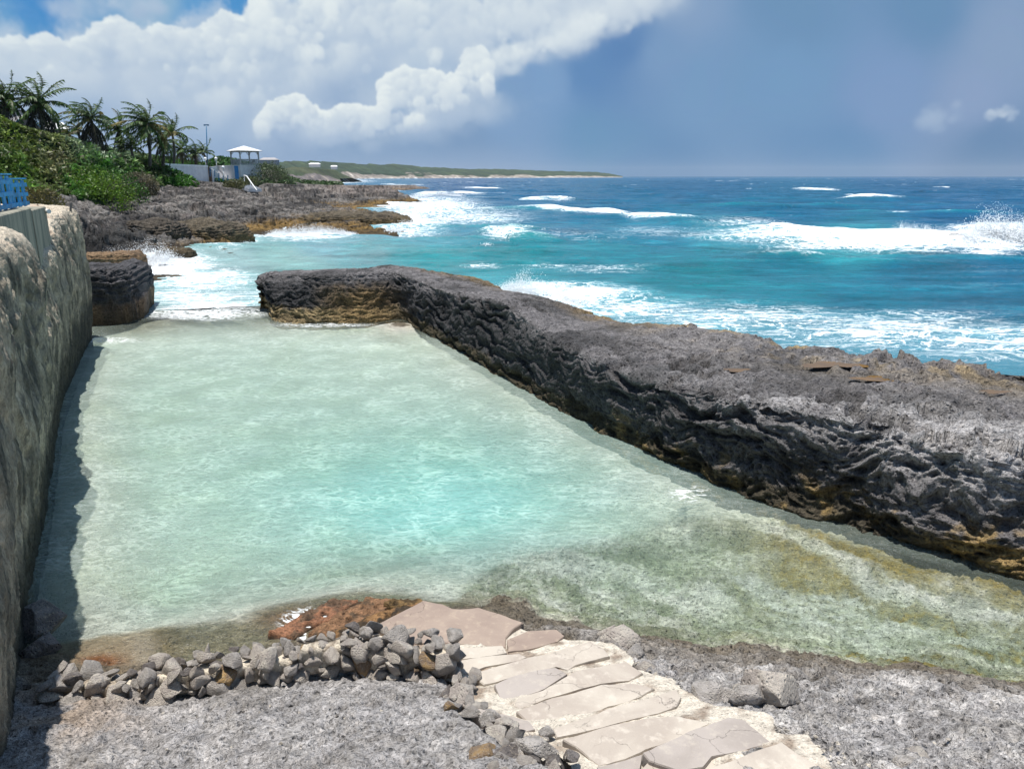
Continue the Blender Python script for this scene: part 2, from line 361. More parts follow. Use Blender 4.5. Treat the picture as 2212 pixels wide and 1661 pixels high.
img = mixi(img, lin((150, 176, 206)), sm(.0, .5, nz(5, 5, 31)) * sm(150, 260, QY + .1 * QX) * sm(620, 400, QX) * .5)
ws = np.clip(np.round(3 * crn + 0), -6, 6)
img = img[np.clip(ii + 3.0 * nz(60, 5, 71), 0, SH - 1).astype(int), np.clip(jj + 3.0 * nz(60, 5, 72), 0, SW - 1).astype(int)]
img = np.stack([blur(img[..., k], 1) for k in range(3)], -1)
gr_ = img @ np.array([.3, .55, .15]); img = mixi(img, np.repeat(gr_[..., None], 3, 2) * [.93, 1.0, 1.14], .03 + .09 * sm(900, 1500, QX))
fadeb = sm(A0, A0 + .14, AZ) * sm(A1, A1 - .14, AZ) * sm(E1, E1 - .14, EL) 
px_ = np.ones((SH, SW, 4), np.float32); x_ = np.clip(img, 0, 1); px_[..., :3] = np.where(x_ <= .0031308, x_ * 12.92, 1.055 * x_ ** (1 / 2.4) - .055); px_[..., 3] = fadeb
im = bpy.data.images.new('cloud_sky', SW, SH, alpha=True); im.pixels.foreach_set(px_.ravel()); im.update(); im.pack()
dirv = w.n('ShaderNodeTexCoord').outputs['Generated']
sx = w.n('ShaderNodeSeparateXYZ'); w.set(sx.inputs[0], dirv)
az = w.math('ARCTAN2', sx.outputs[0], sx.outputs[1]); el = w.math('ARCSINE', sx.outputs[2])
cx = w.n('ShaderNodeCombineXYZ'); w.set(cx.inputs[0], w.mr(az, A0, A1, 0, 1, False)); w.set(cx.inputs[1], w.mr(el, E0, E1, 0, 1, False))
ti = w.n('ShaderNodeTexImage', extension='EXTEND'); ti.image = im; im.alpha_mode = 'CHANNEL_PACKED'; w.set(ti.inputs[0], cx.outputs[0])
K = 10.0 / 2 ** EXPO
nish = w.n('ShaderNodeTexSky', sky_type='NISHITA'); nish.sun_disc = False; nish.sun_elevation = SUN_EL; nish.sun_rotation = SUN_AZ
ik = w.n('ShaderNodeVectorMath', operation='SCALE'); w.set(ik.inputs[0], ti.outputs[0]); ik.inputs[3].default_value = K
base = w.mix(.45, nish.outputs[0], tuple(float(x) * K for x in lin((120, 165, 208))))
fin = w.mix(ti.outputs[1], base, ik.outputs[0])
bg = w.n('ShaderNodeBackground'); w.set(bg.inputs[0], fin); bg.inputs[1].default_value = .1
wo = w.n('ShaderNodeOutputWorld'); wt.links.new(bg.outputs[0], wo.inputs[0])

# ================================================================ rock ridge
M_ridge = rockmat('rock_ridge_limestone', 1.15, 1.5, .55, dark=.4)
M_far = rockmat('coast_limestone', .35, 1.0, .5, stretch=(1, 1, 2.2))
ST = [  # pool foot, inner top edge with its height, far crest with its height
 ((574, 668), (571, 600, 1.45), (580, 590, 1.45)), ((592, 694), (578, 596, 1.62), (600, 586, 1.6)), ((640, 699), (620, 595, 1.68), (640, 583, 1.65)),
 ((700, 700), (700, 598, 1.7), (702, 584, 1.62)), ((800, 697), (795, 593, 1.75), (800, 577, 1.72)), ((872, 692), (850, 590, 1.78), (850, 575, 1.8)),
 ((915, 720), (900, 606, 1.75), (925, 586, 1.7)), ((958, 742), (975, 634, 1.62), (1040, 606, 1.35)), ((990, 762), (1005, 640, 1.72), (1085, 626, 1.5)),
 ((1060, 802), (1100, 662, 1.72), (1180, 641, 1.62)), ((1160, 862), (1180, 722, 1.66), (1310, 690, 1.45)), ((1245, 912), (1268, 768, 1.6), (1430, 704, 1.66)),
 ((1340, 960), (1370, 812, 1.62), (1560, 716, 1.7)), ((1440, 1010), (1470, 838, 1.66), (1680, 742, 1.7)), ((1560, 1066), (1580, 860, 1.75), (1810, 765, 1.62)),
 ((1700, 1112), (1760, 895, 1.85), (1960, 783, 1.6)), ((1850, 1150), (1930, 930, 1.95), (2100, 796, 1.55)), ((1990, 1196), (2080, 970, 1.98), (2250, 812, 1.5)),
 ((2150, 1236), (2260, 1010, 2.0), (2400, 832, 1.5)), ((2400, 1290), (2500, 1060, 2.0), (2600, 855, 1.5)), ((2700, 1350), (2850, 1120, 2.0), (2850, 880, 1.5))]
prof = []
for k, (f, t, c) in enumerate(ST):
    F_ = P(*f, 0); C_ = P(*c)
    if k > 4:
        fa = P(*ST[max(k - 1, 0)][0], 0) - P(*ST[min(k + 1, len(ST) - 1)][0], 0); nn = np.array([-fa[1], fa[0], 0]); nn /= np.linalg.norm(nn)
        if nn @ (C_ - F_) < 0: nn = -nn
        best = min(np.linspace(.9, 2.3, 60), key=lambda z_: abs(nn @ (P(t[0], t[1], z_) - F_) - (.30 + .5 * max(0, (k - 12)) / 8)))
        T_ = P(t[0], t[1], best)
    else: T_ = P(*t)
    o = T_ - F_; o[2] = 0; out = C_ - T_; out[2] = 0; L = np.linalg.norm(out); out /= L + 1e-6
    if L < 1.2: C_ = T_ + out * 1.2; C_[2] = c[2]
    ins = -out
    mid = (T_ + C_) / 2; mid[2] += .05 * min(1, L / 4)
    row = [F_ + out * .1 - [0, 0, 2.2], F_ - out * .0 - [0, 0, .6], F_ + out * .12 + [0, 0, .05], F_ + o * .3 + out * .08 + [0, 0, T_[2] * .35], F_ + o * .62 + [0, 0, T_[2] * .68],
           T_ + ins * .02 - [0, 0, .12], T_ + out * .12, T_ * .72 + C_ * .28 + [0, 0, .03], mid, C_ - out * .1, C_ + out * .25 - [0, 0, .25], C_ + out * .6 - [0, 0, 1.0], C_ + out * 1.1 - [0, 0, 2.4], C_ + out * 1.6 - [0, 0, 4.0]]
    prof.append(row)
prof = np.array(prof)
capc = prof[0].mean(0)                                  # rounded left end of the cross wall
cap = []
for s_ in (0.02, .5, .85):
    r_ = prof[0].copy(); ctr = (prof[0][6] + prof[0][9]) / 2
    r_[:, :2] = ctr[:2] + (r_[:, :2] - ctr[:2]) * s_; r_[:, 0] -= .34 * math.sqrt(1 - s_ * s_); r_[:, 2] = np.where(r_[:, 2] > 0, r_[:, 2] * (.88 + .12 * s_), r_[:, 2]); cap.append(r_)
prof = np.concatenate([np.array(cap), prof])
G = crom(prof, 1500); G = np.swapaxes(crom(np.swapaxes(G, 0, 1), 300), 0, 1)
def rough_rock(G, amp, fine=1., seed=0, strata=0., sdir=None, side=None):
    N = -grid_normals(G); sh = G.shape[:2]; V = G.reshape(-1, 3); n = N.reshape(-1, 3)
    wv = V + .25 * np.stack([perlin(V * 1.3, seed + k) for k in (20, 21, 22)], -1)
    wv = wv * [.72, .72, 1.55]
    d = fbm(wv * .55, 3, seed) * 1.0 + fbm(wv * 1.6, 4, seed + 5, ridge=True) * .30 - .1
    f1, f2 = worley(wv * 1.9, seed); d -= .38 * sm(.38, .05, f1)
    f1, f2 = worley(wv * 5.3, seed + 2); d -= .16 * fine * sm(.42, .08, f1)
    f1, f2 = worley(wv * 12, seed + 3); d -= .06 * fine * sm(.42, .1, f1)
    d += fbm(wv * 7, 4, seed + 9) * .24 * fine; d += (fbm(wv * 3.4, 5, seed + 12, ridge=True) - .3) * .15 * fine; d += fbm(wv * 14, 3, seed + 13) * .10 * fine
    f1, _ = worley(wv * [3.2, 3.2, 4.4], seed + 60); d -= .22 * fine * sm(.45, .1, f1) * sm(-.2, .3, perlin(wv * .8, seed + 61))
    lg = wv[:, 2] * 1.0 + wv[:, 0] * .10 - wv[:, 1] * .05 + .62 * fbm(wv * .9, 5, seed + 50, .62); lgu = lg / .52; d += .52 * (sm(.25, .6, lgu - np.floor(lgu)) - .5) * sm(-.3, .3, perlin(wv * .45, seed + 51)) * fine
    if np.any(strata):
        z = V[:, 2] + .1 * fbm(V * .7, 3, seed + 30) + (0 if sdir is None else V @ np.array(sdir))
        u = z * 6.0; s_ = np.abs((u % 1) - .5) * 2; u2 = z * 15 + 3 * perlin(V * 1.2, 8); s2 = np.abs((u2 % 1) - .5) * 2
        d += strata * (s_ ** 2 * .35 + s2 * .14) * (.5 + .5 * sm(-.3, .4, perlin(V * .9, seed + 31)))
    if side is not None: amp = amp * side.reshape(-1)
    else: amp = np.full(len(V), amp) if np.isscalar(amp) else amp.reshape(-1)
    return (V + n * (d * amp)[:, None]).reshape(G.shape), d.reshape(sh)
vv = np.linspace(0, 13, 300); uu = np.linspace(0, 1, 1500)
flatness = 1 - .38 * np.exp(-((vv - 8.2) / 1.3) ** 2)
near = .62 + .85 * sm(.5, .9, uu)
amp = .32 * flatness[None] * near[:, None]
G2, dd = rough_rock(G, amp, 1.0, 1, .5 * sm(.40, .30, uu)[:, None].repeat(300, 1).ravel() * .6 + .04, (.02, .03, 0))
def water_up(z): return z
q = proj(G2.reshape(-1, 3)); V = G2.reshape(-1, 3); v_ = np.tile(vv, 1500); z = V[:, 2]; d_ = dd.reshape(-1); u_ = np.repeat(uu, 300)
grey = alb((128, 124, 124)); darkg = alb((84, 82, 82)); light = alb((196, 192, 190)); tan = alb((178, 156, 116)); och = alb((156, 128, 76)); wetd = alb((84, 74, 50))
n_lo = fbm(V * .5, 4, 40); n_md = fbm(V * 2.2, 5, 41)
c = np.tile(grey, (len(V), 1))
def mixc(c, col, m): m = np.clip(m, 0, 1)[:, None]; return c * (1 - m) + np.asarray(col) * m
c = mixc(c, darkg, sm(-.1, .35, n_lo + .5 * n_md))
c = mixc(c, light, sm(.60, .9, u_) * sm(7.6, 6.2, v_) * sm(3.2, 5.0, v_) * sm(-.5, .1, n_md + d_ * .4))
c = mixc(c, alb((146, 141, 138)), sm(.45, .8, u_) * sm(6.5, 8, v_) * .8 * sm(-.4, .2, n_md))
c = mixc(c, alb((60, 60, 62)), sm(5.2, 4.2, v_) * sm(.95, .45, u_) * .85)  # pool-side face painted darker to carry its shade
c = mixc(c, tan, sm(7.9, 9.3, v_) * sm(.5, .72, u_) * sm(-.25, .15, n_lo * 1.3 + n_md) * .9)
c = mixc(c, och, sm(8.0, 9.5, v_) * (np.exp(-((u_ - .43) / .05) ** 2) + np.exp(-((u_ - .56) / .03) ** 2) + .35 * sm(.7, .9, u_)) * sm(-.5, .15, n_md))
xw = sm(.37, .30, u_)
c = mixc(c, tan * 1.05, xw * sm(.62 + .0, .42, z + .25 * n_md) * .95)
c = mixc(c, alb((150, 122, 78)), xw * sm(.24, .29, u_) * sm(1.6, .9, z + .4 * n_md) * .7)
c = mixc(c, wetd, (1 - xw) * sm(.45, .28, z + .2 * n_md) * .8)
c = mixc(c, alb((176, 148, 98)), sm(.58, .68, u_) * sm(.85, .45, z + .45 * n_md) * sm(-.05, .25, n_md + n_lo))
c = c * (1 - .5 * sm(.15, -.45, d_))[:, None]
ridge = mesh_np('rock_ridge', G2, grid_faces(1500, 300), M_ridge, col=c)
tag(ridge, 'long dark pitted limestone ridge separating the turquoise pool from the open sea', 'rock')

# rainwater puddles on top of the ridge
M_pud = flat('puddle_water', alb((120, 88, 30)), .08, .2, 3, .02)
def puddle(px, py, rx, ry, z):
    c0 = P(px, py, z); a = P(px + rx, py, z)[0] - c0[0]; b = P(px, py - ry, z)[1] - c0[1]; pts = [c0 + [0, 0, 0]]
    n = 26
    for k in range(n):
        t = 2 * math.pi * k / n; r = 1 + .25 * math.sin(3 * t + px) + .15 * math.sin(5 * t)
        pts.append(c0 + [a * r * math.cos(t), b * r * math.sin(t), 0])
    m = MB(); m.add(pts, [(0, k + 1, (k + 1) % n + 1) for k in range(n)]); return m.build('puddle', M_pud)

def puds(l_):
    for (px, py, rx, ry, z, lab) in l_:
        tag(puddle(px, py, rx, ry, z), lab, 'puddle')
# ================================================================ block on the left of the gap
def blob_rock(name, ctr, dims, rz, amp, strata, seed, nu=220, nv=140, pw=.32, sdir=None, mat=None, fine=1):
    th = np.linspace(0, 2 * np.pi, nu, endpoint=False)[None]; ph = np.linspace(-np.pi / 2, np.pi / 2, nv)[:, None]
    s_ = lambda a, p: np.sign(a) * np.abs(a) ** p
    x = s_(np.cos(ph), pw) * s_(np.cos(th), pw); y = s_(np.cos(ph), pw) * s_(np.sin(th), pw); z = s_(np.sin(ph), pw) * np.ones_like(th)
    G = np.stack([x * dims[0] / 2, y * dims[1] / 2, z * dims[2] / 2], -1)
    cr_, sr_ = math.cos(rz), math.sin(rz); X = G[..., 0] * cr_ - G[..., 1] * sr_; Y = G[..., 0] * sr_ + G[..., 1] * cr_
    G = np.stack([X, Y, G[..., 2]], -1) + np.array(ctr)
    N = G - np.array(ctr); N = N / (np.array(dims) / 2) ** 2; N[..., 2] *= .6; N /= np.linalg.norm(N, axis=-1, keepdims=True)
    V = G.reshape(-1, 3); n = N.reshape(-1, 3)
    wv = V + .2 * np.stack([perlin(V * 1.5, seed + k) for k in (20, 21, 22)], -1)
    d = fbm(wv * .6, 3, seed) + fbm(wv * 2, 4, seed + 5, ridge=True) * .3
    f1, _ = worley(wv * 2.2, seed); d -= .3 * sm(.38, .05, f1)
    f1, _ = worley(wv * 6, seed + 1); d -= .12 * fine * sm(.4, .08, f1); d += fbm(wv * 8, 4, seed + 9) * .14 * fine
    if strata:
        zz = V[:, 2] + .08 * fbm(V * .8, 3, 3) + (0 if sdir is None else V @ np.array(sdir)); u = zz * 5.3; u2 = zz * 13 + 2 * perlin(V, 8)
        d += strata * (np.abs((u % 1) - .5) ** 2 * 2 + np.abs((u2 % 1) - .5) * .5)
    return (V + n * (d * amp)[:, None]).reshape(G.shape), d, grid_faces(nv, nu, True)
cb = P(265, 725, 0)
Gb, db, Fb = blob_rock('rock', (-17.35, 31.3, .2), (4.1, 5.4, 3.5), math.radians(14), .5, .28, 11, 300, 200, .28)
Vb = Gb.reshape(-1, 3); nb = fbm(Vb * 2, 5, 3); zb = Vb[:, 2]
cbk = mixc(np.tile(alb((92, 90, 92)), (len(Vb), 1)), alb((62, 62, 64)), sm(-.1, .4, nb)); 
cbk = mixc(cbk, alb((160, 128, 96)), sm(.9, .45, zb + .5 * nb) * .85); cbk = mixc(cbk, alb((176, 150, 128)), sm(1.3, .9, zb) * sm(-16.0, -16.8, Vb[:, 0] + nb) * .8)
cbk = mixc(cbk, wetd, sm(.3, .12, zb + .15 * nb) * .9)
tag(mesh_np('rock', Vb, Fb, M_ridge, col=cbk), 'squat layered dark rock block between the cliff wall and the pool mouth', 'rock')
# ================================================================ near ground and pool bed: one sheet
GP = [(60, 1640, .62), (150, 1640, .64), (300, 1650, .74), (500, 1640, .86), (800, 1640, 1.0), (1000, 1655, 1.1), (300, 1560, .5), (600, 1540, .62), (900, 1530, .72),
      (150, 1530, .36), (400, 1530, .42), (700, 1490, .5), (900, 1470, .52), (1000, 1540, .8),
      (150, 1450, .06), (400, 1440, .0), (560, 1415, -.04), (200, 1405, -.06), (350, 1378, -.16), (500, 1350, -.2), (620, 1330, -.15),
      (120, 1395, -.2), (150, 1340, -1.1), (300, 1320, -1.15), (420, 1300, -.9), (560, 1290, -.7), (700, 1280, -.4), (780, 1275, -.3),
      (1000, 1440, .3), (900, 1345, .12), (860, 1300, -.15), (1000, 1290, -.35), (1100, 1320, .0), (1250, 1360, .1), (1300, 1440, .55), (1300, 1550, .85), (1500, 1600, 1.15), (1700, 1650, 1.4), (1200, 1640, 1.1),
      (1350, 1372, .08), (1430, 1400, .18), (1500, 1430, .34), (1650, 1440, .34), (1800, 1455, .3), (1950, 1462, .32), (2080, 1480, .34), (2212, 1500, .35), (2400, 1530, .35),
      (1700, 1530, .72), (1950, 1560, .82), (2200, 1600, 1.0), (2100, 1660, 1.25), (2400, 1640, 1.1),
      (150, 1250, -1.2), (300, 1150, -1.25), (300, 1000, -1.25), (200, 900, -1.2), (500, 900, -1.2), (400, 800, -.95), (250, 740, -.35), (450, 700, -.3), (350, 690, -.15), (470, 668, -.35), (540, 700, -.35), (450, 640, -1.4), (560, 640, -1.6), (350, 620, -1.2),
      (620, 712, -.25), (700, 712, -.22), (560, 735, -.5), (800, 712, -.2), (860, 700, .02), (700, 760, -.7), (700, 850, -1.1), (850, 1000, -1.5), (950, 1080, -1.9), (1000, 1140, -1.85), (860, 1150, -1.7), (1100, 1050, -1.5), (1200, 980, -1.2), (1050, 880, -1.0), (1400, 1080, -.9),
      (1300, 1130, -.9), (1150, 1190, -.75), (1050, 1250, -.55), (1200, 1260, -.55), (1300, 1330, -.5), (1600, 1180, -.55), (1800, 1250, -.5), (2100, 1310, -.5), (2200, 1400, -.6), (1950, 1400, -.6), (1700, 1380, -.6), (1600, 1290, -.6), (1900, 1200, -.4), (2400, 1400, -.6)]
gpts = [P(*a) for a in GP]
gpts += [np.array(a) for a in [(-4.2, 3.2, .75), (-2, 3.5, 1.3), (0, 3.6, 1.6), (2.5, 3.6, 1.8), (5.5, 4, 1.6), (9, 5, 1.3), (-6, 6, .6), (-9, 8, .6), (-14, 16, -1), (14, 9, -1), (14, 16, -2.5), (6, 24, -3), (-6, 36, -2.2), (-16, 33, -1.5), (2, 30, -3), (0, 1, 2.2), (-4, .5, 1.6), (6, 1, 2.2), (10, 2, 1.9)]]
gf = tps(gpts, 2e-3)
nr, nc = 900, 1000
r = 1.6 * (40 / 1.6) ** np.linspace(0, 1, nr); th = np.radians(np.linspace(-62, 60, nc))
X = r[:, None] * np.sin(th)[None]; Y = r[:, None] * np.cos(th)[None] + .3
xy = np.stack([X.ravel(), Y.ravel()], -1); z0 = gf(xy)
foot = [P(*f, 0)[:2] for f, _, _ in ST]
wallp = [(-3.6, 5.0), (-6.0, 9.0), (-7.3, 11.6), (-8.6, 14.1), (-9.75, 16.3), (-10.7, 18.1), (-11.75, 20.4), (-12.85, 22.9), (-14.0, 25.6), (-13.9, 28.2), (-13.6, 31)]
d1, _, _ = dseg(xy, foot); d2, _, _ = dseg(xy, wallp)
qz = proj(np.c_[xy, 0 * z0]); w1_ = 1 - sm(.15, 1.5, d1); w2_ = 1 - sm(.2, 1.6, d2)
z0 = np.where(z0 < -.25, z0 * (1 - w1_) - .25 * w1_, z0); z0 = np.where(z0 < -.4, z0 * (1 - w2_) - .4 * w2_, z0)
V = np.concatenate([xy, z0[:, None]], 1)
q = proj(V)
# right-hand shore steps down sharply into the water
wv = V * [1, 1, .6] + .12 * np.stack([perlin(V * 1.7, k) for k in (60, 61, 62)], -1)
a1 = fbm(wv * 1.1, 4, 50); a2 = fbm(wv * 4.5, 5, 51, ridge=True); f1, _ = worley(wv * 5.0, 4); f1b, _ = worley(wv * 11.5, 5); f1c, _ = worley(wv * 24, 6)
rightg = sm(1050, 1500, q[:, 0])
dry = sm(-.12, .12, z0)
pitm = sm(-.2, .25, fbm(V * .9, 3, 77)) * .8 + .35
disp = .13 * a1 + (.06 + .05 * rightg) * a2 - (.06 + .10 * rightg) * sm(.36, .06, f1) * pitm - .045 * (0.5 + rightg) * sm(.36, .08, f1b) * pitm - .014 * sm(.4, .1, f1c)
algae = inpoly(q, [(1000, 1275), (1120, 1195), (1300, 1170), (1480, 1115), (1700, 1130), (2000, 1210), (2300, 1260), (2500, 1500), (2212, 1520), (1500, 1450), (1300, 1360), (1150, 1330), (1000, 1300)]).astype(float)
def smooth_mask(m, k):
    m = m.reshape(nr, nc)
    for _ in range(k):
        m = (m + np.roll(m, 1, 0) + np.roll(m, -1, 0) + np.roll(m, 1, 1) + np.roll(m, -1, 1)) / 5
    return m.ravel()
algae = smooth_mask(algae, 60)
under = .05 * fbm(V * .8, 3, 9) * (1 - algae) + algae * (.20 * a1 + .12 * a2)
shelf = sm(-.5, -.15, z0) * (1 - dry)
z1 = z0 + dry * disp + (1 - dry) * under + shelf * .05 * a1
lip = sm(.0, .16, z0) * sm(1330, 1450, q[:, 0]); z1 = z1 + 0 * lip
stp = inpoly(xy, [P(a, b, .3 + (b - 1290) / 370 * .95)[:2] for a, b in [(800, 1370), (905, 1290), (1060, 1320), (1240, 1340), (1360, 1410), (1480, 1500), (1620, 1560), (1800, 1600), (1900, 1700), (1300, 1720), (1180, 1640), (1060, 1580), (1000, 1530), (960, 1420)]]).astype(float)
z1 = z1 - .16 * smooth_mask(stp, 10)
V[:, 2] = z1
q = proj(V)
a3 = fbm(V * 2.3, 5, 88); a4 = fbm(V * 9, 4, 89)
g1 = alb((176, 172, 170)); g2 = alb((214, 209, 204)); g3 = alb((134, 127, 118)); 
col = mixc(np.tile(g1, (len(V), 1)), g2, sm(-.15, .35, a3 + .5 * a4) * (.35 + .65 * rightg))
col = mixc(col, g3, sm(.0, .5, a1 + .4 * a4) * .55)
col = mixc(col, alb((172, 150, 128)), sm(420, 100, q[:, 0]) * sm(-.35, .1, a3) * sm(1640, 1540, q[:, 1]) * .8)
wetl = sm(.34, .12, z1 + .12 * a3)
col = mixc(col, alb((96, 84, 62)), wetl * .85)
col = mixc(col, alb((128, 118, 104)), sm(.62, .4, z1 + .2 * a3) * rightg * .7)
col = col * (1 - .35 * sm(.2, .02, f1) * dry - .25 * sm(.25, .02, f1b) * dry)[:, None]
# under water
sand = np.array((.86, .82, .72)); rk = alb((168, 174, 138)); olive = alb((182, 158, 72)); brown = alb((176, 146, 100)); rust = alb((176, 106, 52))
st = xy @ np.array([[.42], [.91]]); st2 = xy @ np.array([[.91], [-.42]])
xyw = xy + .5 * np.stack([perlin(V * .9, 70), perlin(V * .9, 71)], -1); strk = fbm(np.stack([(xyw[:, 0] * .80 - xyw[:, 1] * .60) * .45, (xyw[:, 0] * .60 + xyw[:, 1] * .80) * 1.25, xy[:, 0] * 0], -1), 6, 12, .6)
uw = mixc(np.tile(sand, (len(V), 1)), np.array((.80, .78, .62)), sm(-.2, .4, fbm(V * .5, 3, 5)))
uw = mixc(uw, rk, algae * sm(.30, -.25, strk + .35 * a4) * .9)
uw = mixc(uw, olive, algae * sm(-.1, -.35, strk + .3 * a4) * sm(1500, 1900, q[:, 0]) * .9 + algae * sm(.15, -.1, strk) * sm(1500, 1800, q[:, 0]) * sm(1420, 1250, q[:, 1]) * .7)
uw = mixc(uw, alb((110, 122, 92)), algae * sm(.1, .45, a3 + .5 * a4) * .4)
shf = sm(-.42, -.2, z1 + .08 * a3) * (1 - algae)
farp = sm(760, 700, q[:, 1])
uw = mixc(uw, alb((140, 130, 98)), shf * (1 - farp) * .95 * sm(1.4, .7, w1_ * 2) * sm(1.2, .5, w2_ * 2))
uw = mixc(uw, brown, shf * sm(430, 250, q[:, 0]) * (1 - farp) * .8)
uw = mixc(uw, rust, np.exp(-((q[:, 0] - 215) / 50) ** 2 - ((q[:, 1] - 1428) / 16) ** 2) * sm(-.5, .1, a3) * 1.0 + np.exp(-((q[:, 0] - 640) / 90) ** 2 - ((q[:, 1] - 1335) / 24) ** 2) * .5)
uw = mixc(uw, alb((150, 144, 122)), farp * sm(640, 560, q[:, 0]) * sm(-.9, -.5, z1) * .85)
isw = sm(.03, -.05, z1); plain = isw * (1 - .4 * algae) * (1 - .8 * shf * (1 - farp) * (w1_ < .3) * (w2_ < .3))
col = mixc(col, np.clip(uw, 0, .88), isw)
M_ground = rockmat('shore_limestone', 1.6, 1.3, .55, dark=.3, plain=True)
keepg = np.ones(len(V), bool)
ground = mesh_np('ground', V, grid_faces(nr, nc), M_ground, col=np.clip(col, 0, .88), attrs={'plain': plain}); tag(ground, kind='structure')
def gz(x, y): return float(gf(np.array([[x, y]]))[0])

# ================================================================ pool water: a closed clear body over the bed
t = NT('pool_water'); p = t.pos()
q1 = t.noise(t.mapping(p, (1.0, 1.5, 1.0), (0, 0, .45)), 1.6, 3, .5, .5)
n1 = t.noise(t.mapping(p, (1.1, 1.9, 1.0), (0, 0, -.25)), 4.2, 4, .55, .9); n2 = t.noise(t.mapping(p, (1., 1.6, 1.), (0, 0, .35)), 11, 4, .6, .8)
h = t.math('ADD', t.math('MULTIPLY', q1, .7), t.math('ADD', t.math('MULTIPLY', n1, .55), t.math('MULTIPLY', n2, .12)))
nrm = t.bump(h, 1., .13)
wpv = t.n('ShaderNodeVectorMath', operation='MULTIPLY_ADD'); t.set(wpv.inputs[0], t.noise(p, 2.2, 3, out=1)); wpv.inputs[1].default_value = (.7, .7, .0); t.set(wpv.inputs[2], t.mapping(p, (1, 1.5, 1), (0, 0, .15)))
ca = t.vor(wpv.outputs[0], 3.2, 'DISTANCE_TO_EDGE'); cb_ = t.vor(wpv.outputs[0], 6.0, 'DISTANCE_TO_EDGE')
caustic_net = t.math('ADD', t.mr(ca, .16, .0, 0, .6), t.mr(cb_, .16, .0, 0, .5))
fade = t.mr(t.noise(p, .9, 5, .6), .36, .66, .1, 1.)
tr_ = t.math('ADD', .71, t.math('MULTIPLY', t.math('MULTIPLY', caustic_net, fade), .45), clamp=True)     # caustic light lines painted into the surface tint
tcol = t.n('ShaderNodeCombineColor', i_0=tr_, i_1=tr_, i_2=tr_)
trb = t.n('ShaderNodeBsdfTransparent'); t.set(trb.inputs[0], tcol)
df = t.n('ShaderNodeBsdfDiffuse'); t.set(df.inputs[0], t.mix(t.math('MULTIPLY', caustic_net, fade), t.mix(t.attr('turq'), (.45, .51, .43), (.22, .50, .47)), t.mix(t.attr("turq"), (.72, .78, .70), (.50, .80, .76)))); t.set(df.inputs['Normal'], t.bump(h, 1., .14))  # the same caustic brightening is put into the milky colour
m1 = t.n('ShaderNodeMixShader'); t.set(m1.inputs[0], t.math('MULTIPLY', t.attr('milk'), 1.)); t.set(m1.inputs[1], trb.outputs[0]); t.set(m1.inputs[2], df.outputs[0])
foam = t.n('ShaderNodeBsdfDiffuse'); t.set(foam.inputs[0], (.8, .83, .83))
lace = t.math('ABSOLUTE', t.math('SUBTRACT', t.noise(t.mapping(p, (.8, 1.7, 1)), 2.6, 7, .62, 1.2), .5))
fm = t.math('MULTIPLY', t.mr(t.math('SUBTRACT', lace, t.math('MULTIPLY', t.attr('foam'), .16)), .02, -.03), t.mr(t.attr('foam'), .02, .2))
m2 = t.n('ShaderNodeMixShader'); t.set(m2.inputs[0], fm); t.set(m2.inputs[1], m1.outputs[0]); t.set(m2.inputs[2], foam.outputs[0])
gl = t.n('ShaderNodeBsdfGlossy'); gl.inputs['Roughness'].default_value = .14; t.set(gl.inputs['Normal'], nrm)
fr = t.n('ShaderNodeFresnel'); fr.inputs[0].default_value = 1.33; t.set(fr.inputs[1], nrm)
m3 = t.n('ShaderNodeMixShader'); t.set(m3.inputs[0], t.math('MULTIPLY', fr.outputs[0], .5)); t.set(m3.inputs[1], m2.outputs[0]); t.set(m3.inputs[2], gl.outputs[0])
t.t.links.new(m3.outputs[0], t.out.inputs[0])
va = t.n('ShaderNodeVolumeAbsorption'); va.inputs[0].default_value = (.46, .92, .88, 1); va.inputs[1].default_value = .21
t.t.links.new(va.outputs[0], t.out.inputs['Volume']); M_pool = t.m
nr2, nc2 = 420, 520
r = 4.2 * (37.5 / 4.2) ** np.linspace(0, 1, nr2); th = np.radians(np.linspace(-50, 62, nc2))
X = r[:, None] * np.sin(th)[None]; Y = r[:, None] * np.cos(th)[None]
V = np.stack([X.ravel(), Y.ravel(), np.zeros(nr2 * nc2)], -1); q = proj(V)
V[:, 2] = .025 * perlin(V * 1.3, 1) + .012 * perlin(V * 3.1, 2) + .03 * perlin(V * .6, 3)
_in = np.array([P(*a, 0)[:2] for a in [(60, 640), (330, 672), (450, 668), (560, 662), (700, 640), (900, 640), (1100, 690), (1400, 790), (1700, 850), (2000, 880), (2400, 950), (3000, 1050)]])
V[:, 2] -= .9 * sm(.5, 2.6, np.hypot(V[:, 0], V[:, 1]) - np.interp(np.arctan2(V[:, 0], V[:, 1]), np.arctan2(_in[:, 0], _in[:, 1]), np.hypot(_in[:, 0], _in[:, 1])))
turq = np.exp(-((q[:, 0] - 940) / 430) ** 2 - ((q[:, 1] - 1080) / 165) ** 2) + .12
milk = .36 + .24 * np.exp(-((q[:, 0] - 960) / 260) ** 2 - ((q[:, 1] - 1110) / 95) ** 2) + .12 * sm(1000, 700, q[:, 1])
milk *= sm(-.05, .9, -gf(V[:, :2])) * (1 - .65 * inpoly(q, [(1000, 1275), (1120, 1195), (1300, 1170), (1480, 1115), (1700, 1130), (2000, 1210), (2300, 1260), (2500, 1500), (2212, 1520), (1500, 1450), (1300, 1360)]))
mm_ = milk.reshape(nr2, nc2)
for _ in range(14): mm_ = (mm_ + np.roll(mm_, 1, 0) + np.roll(mm_, -1, 0) + np.roll(mm_, 1, 1) + np.roll(mm_, -1, 1)) / 5
milk = mm_.ravel()
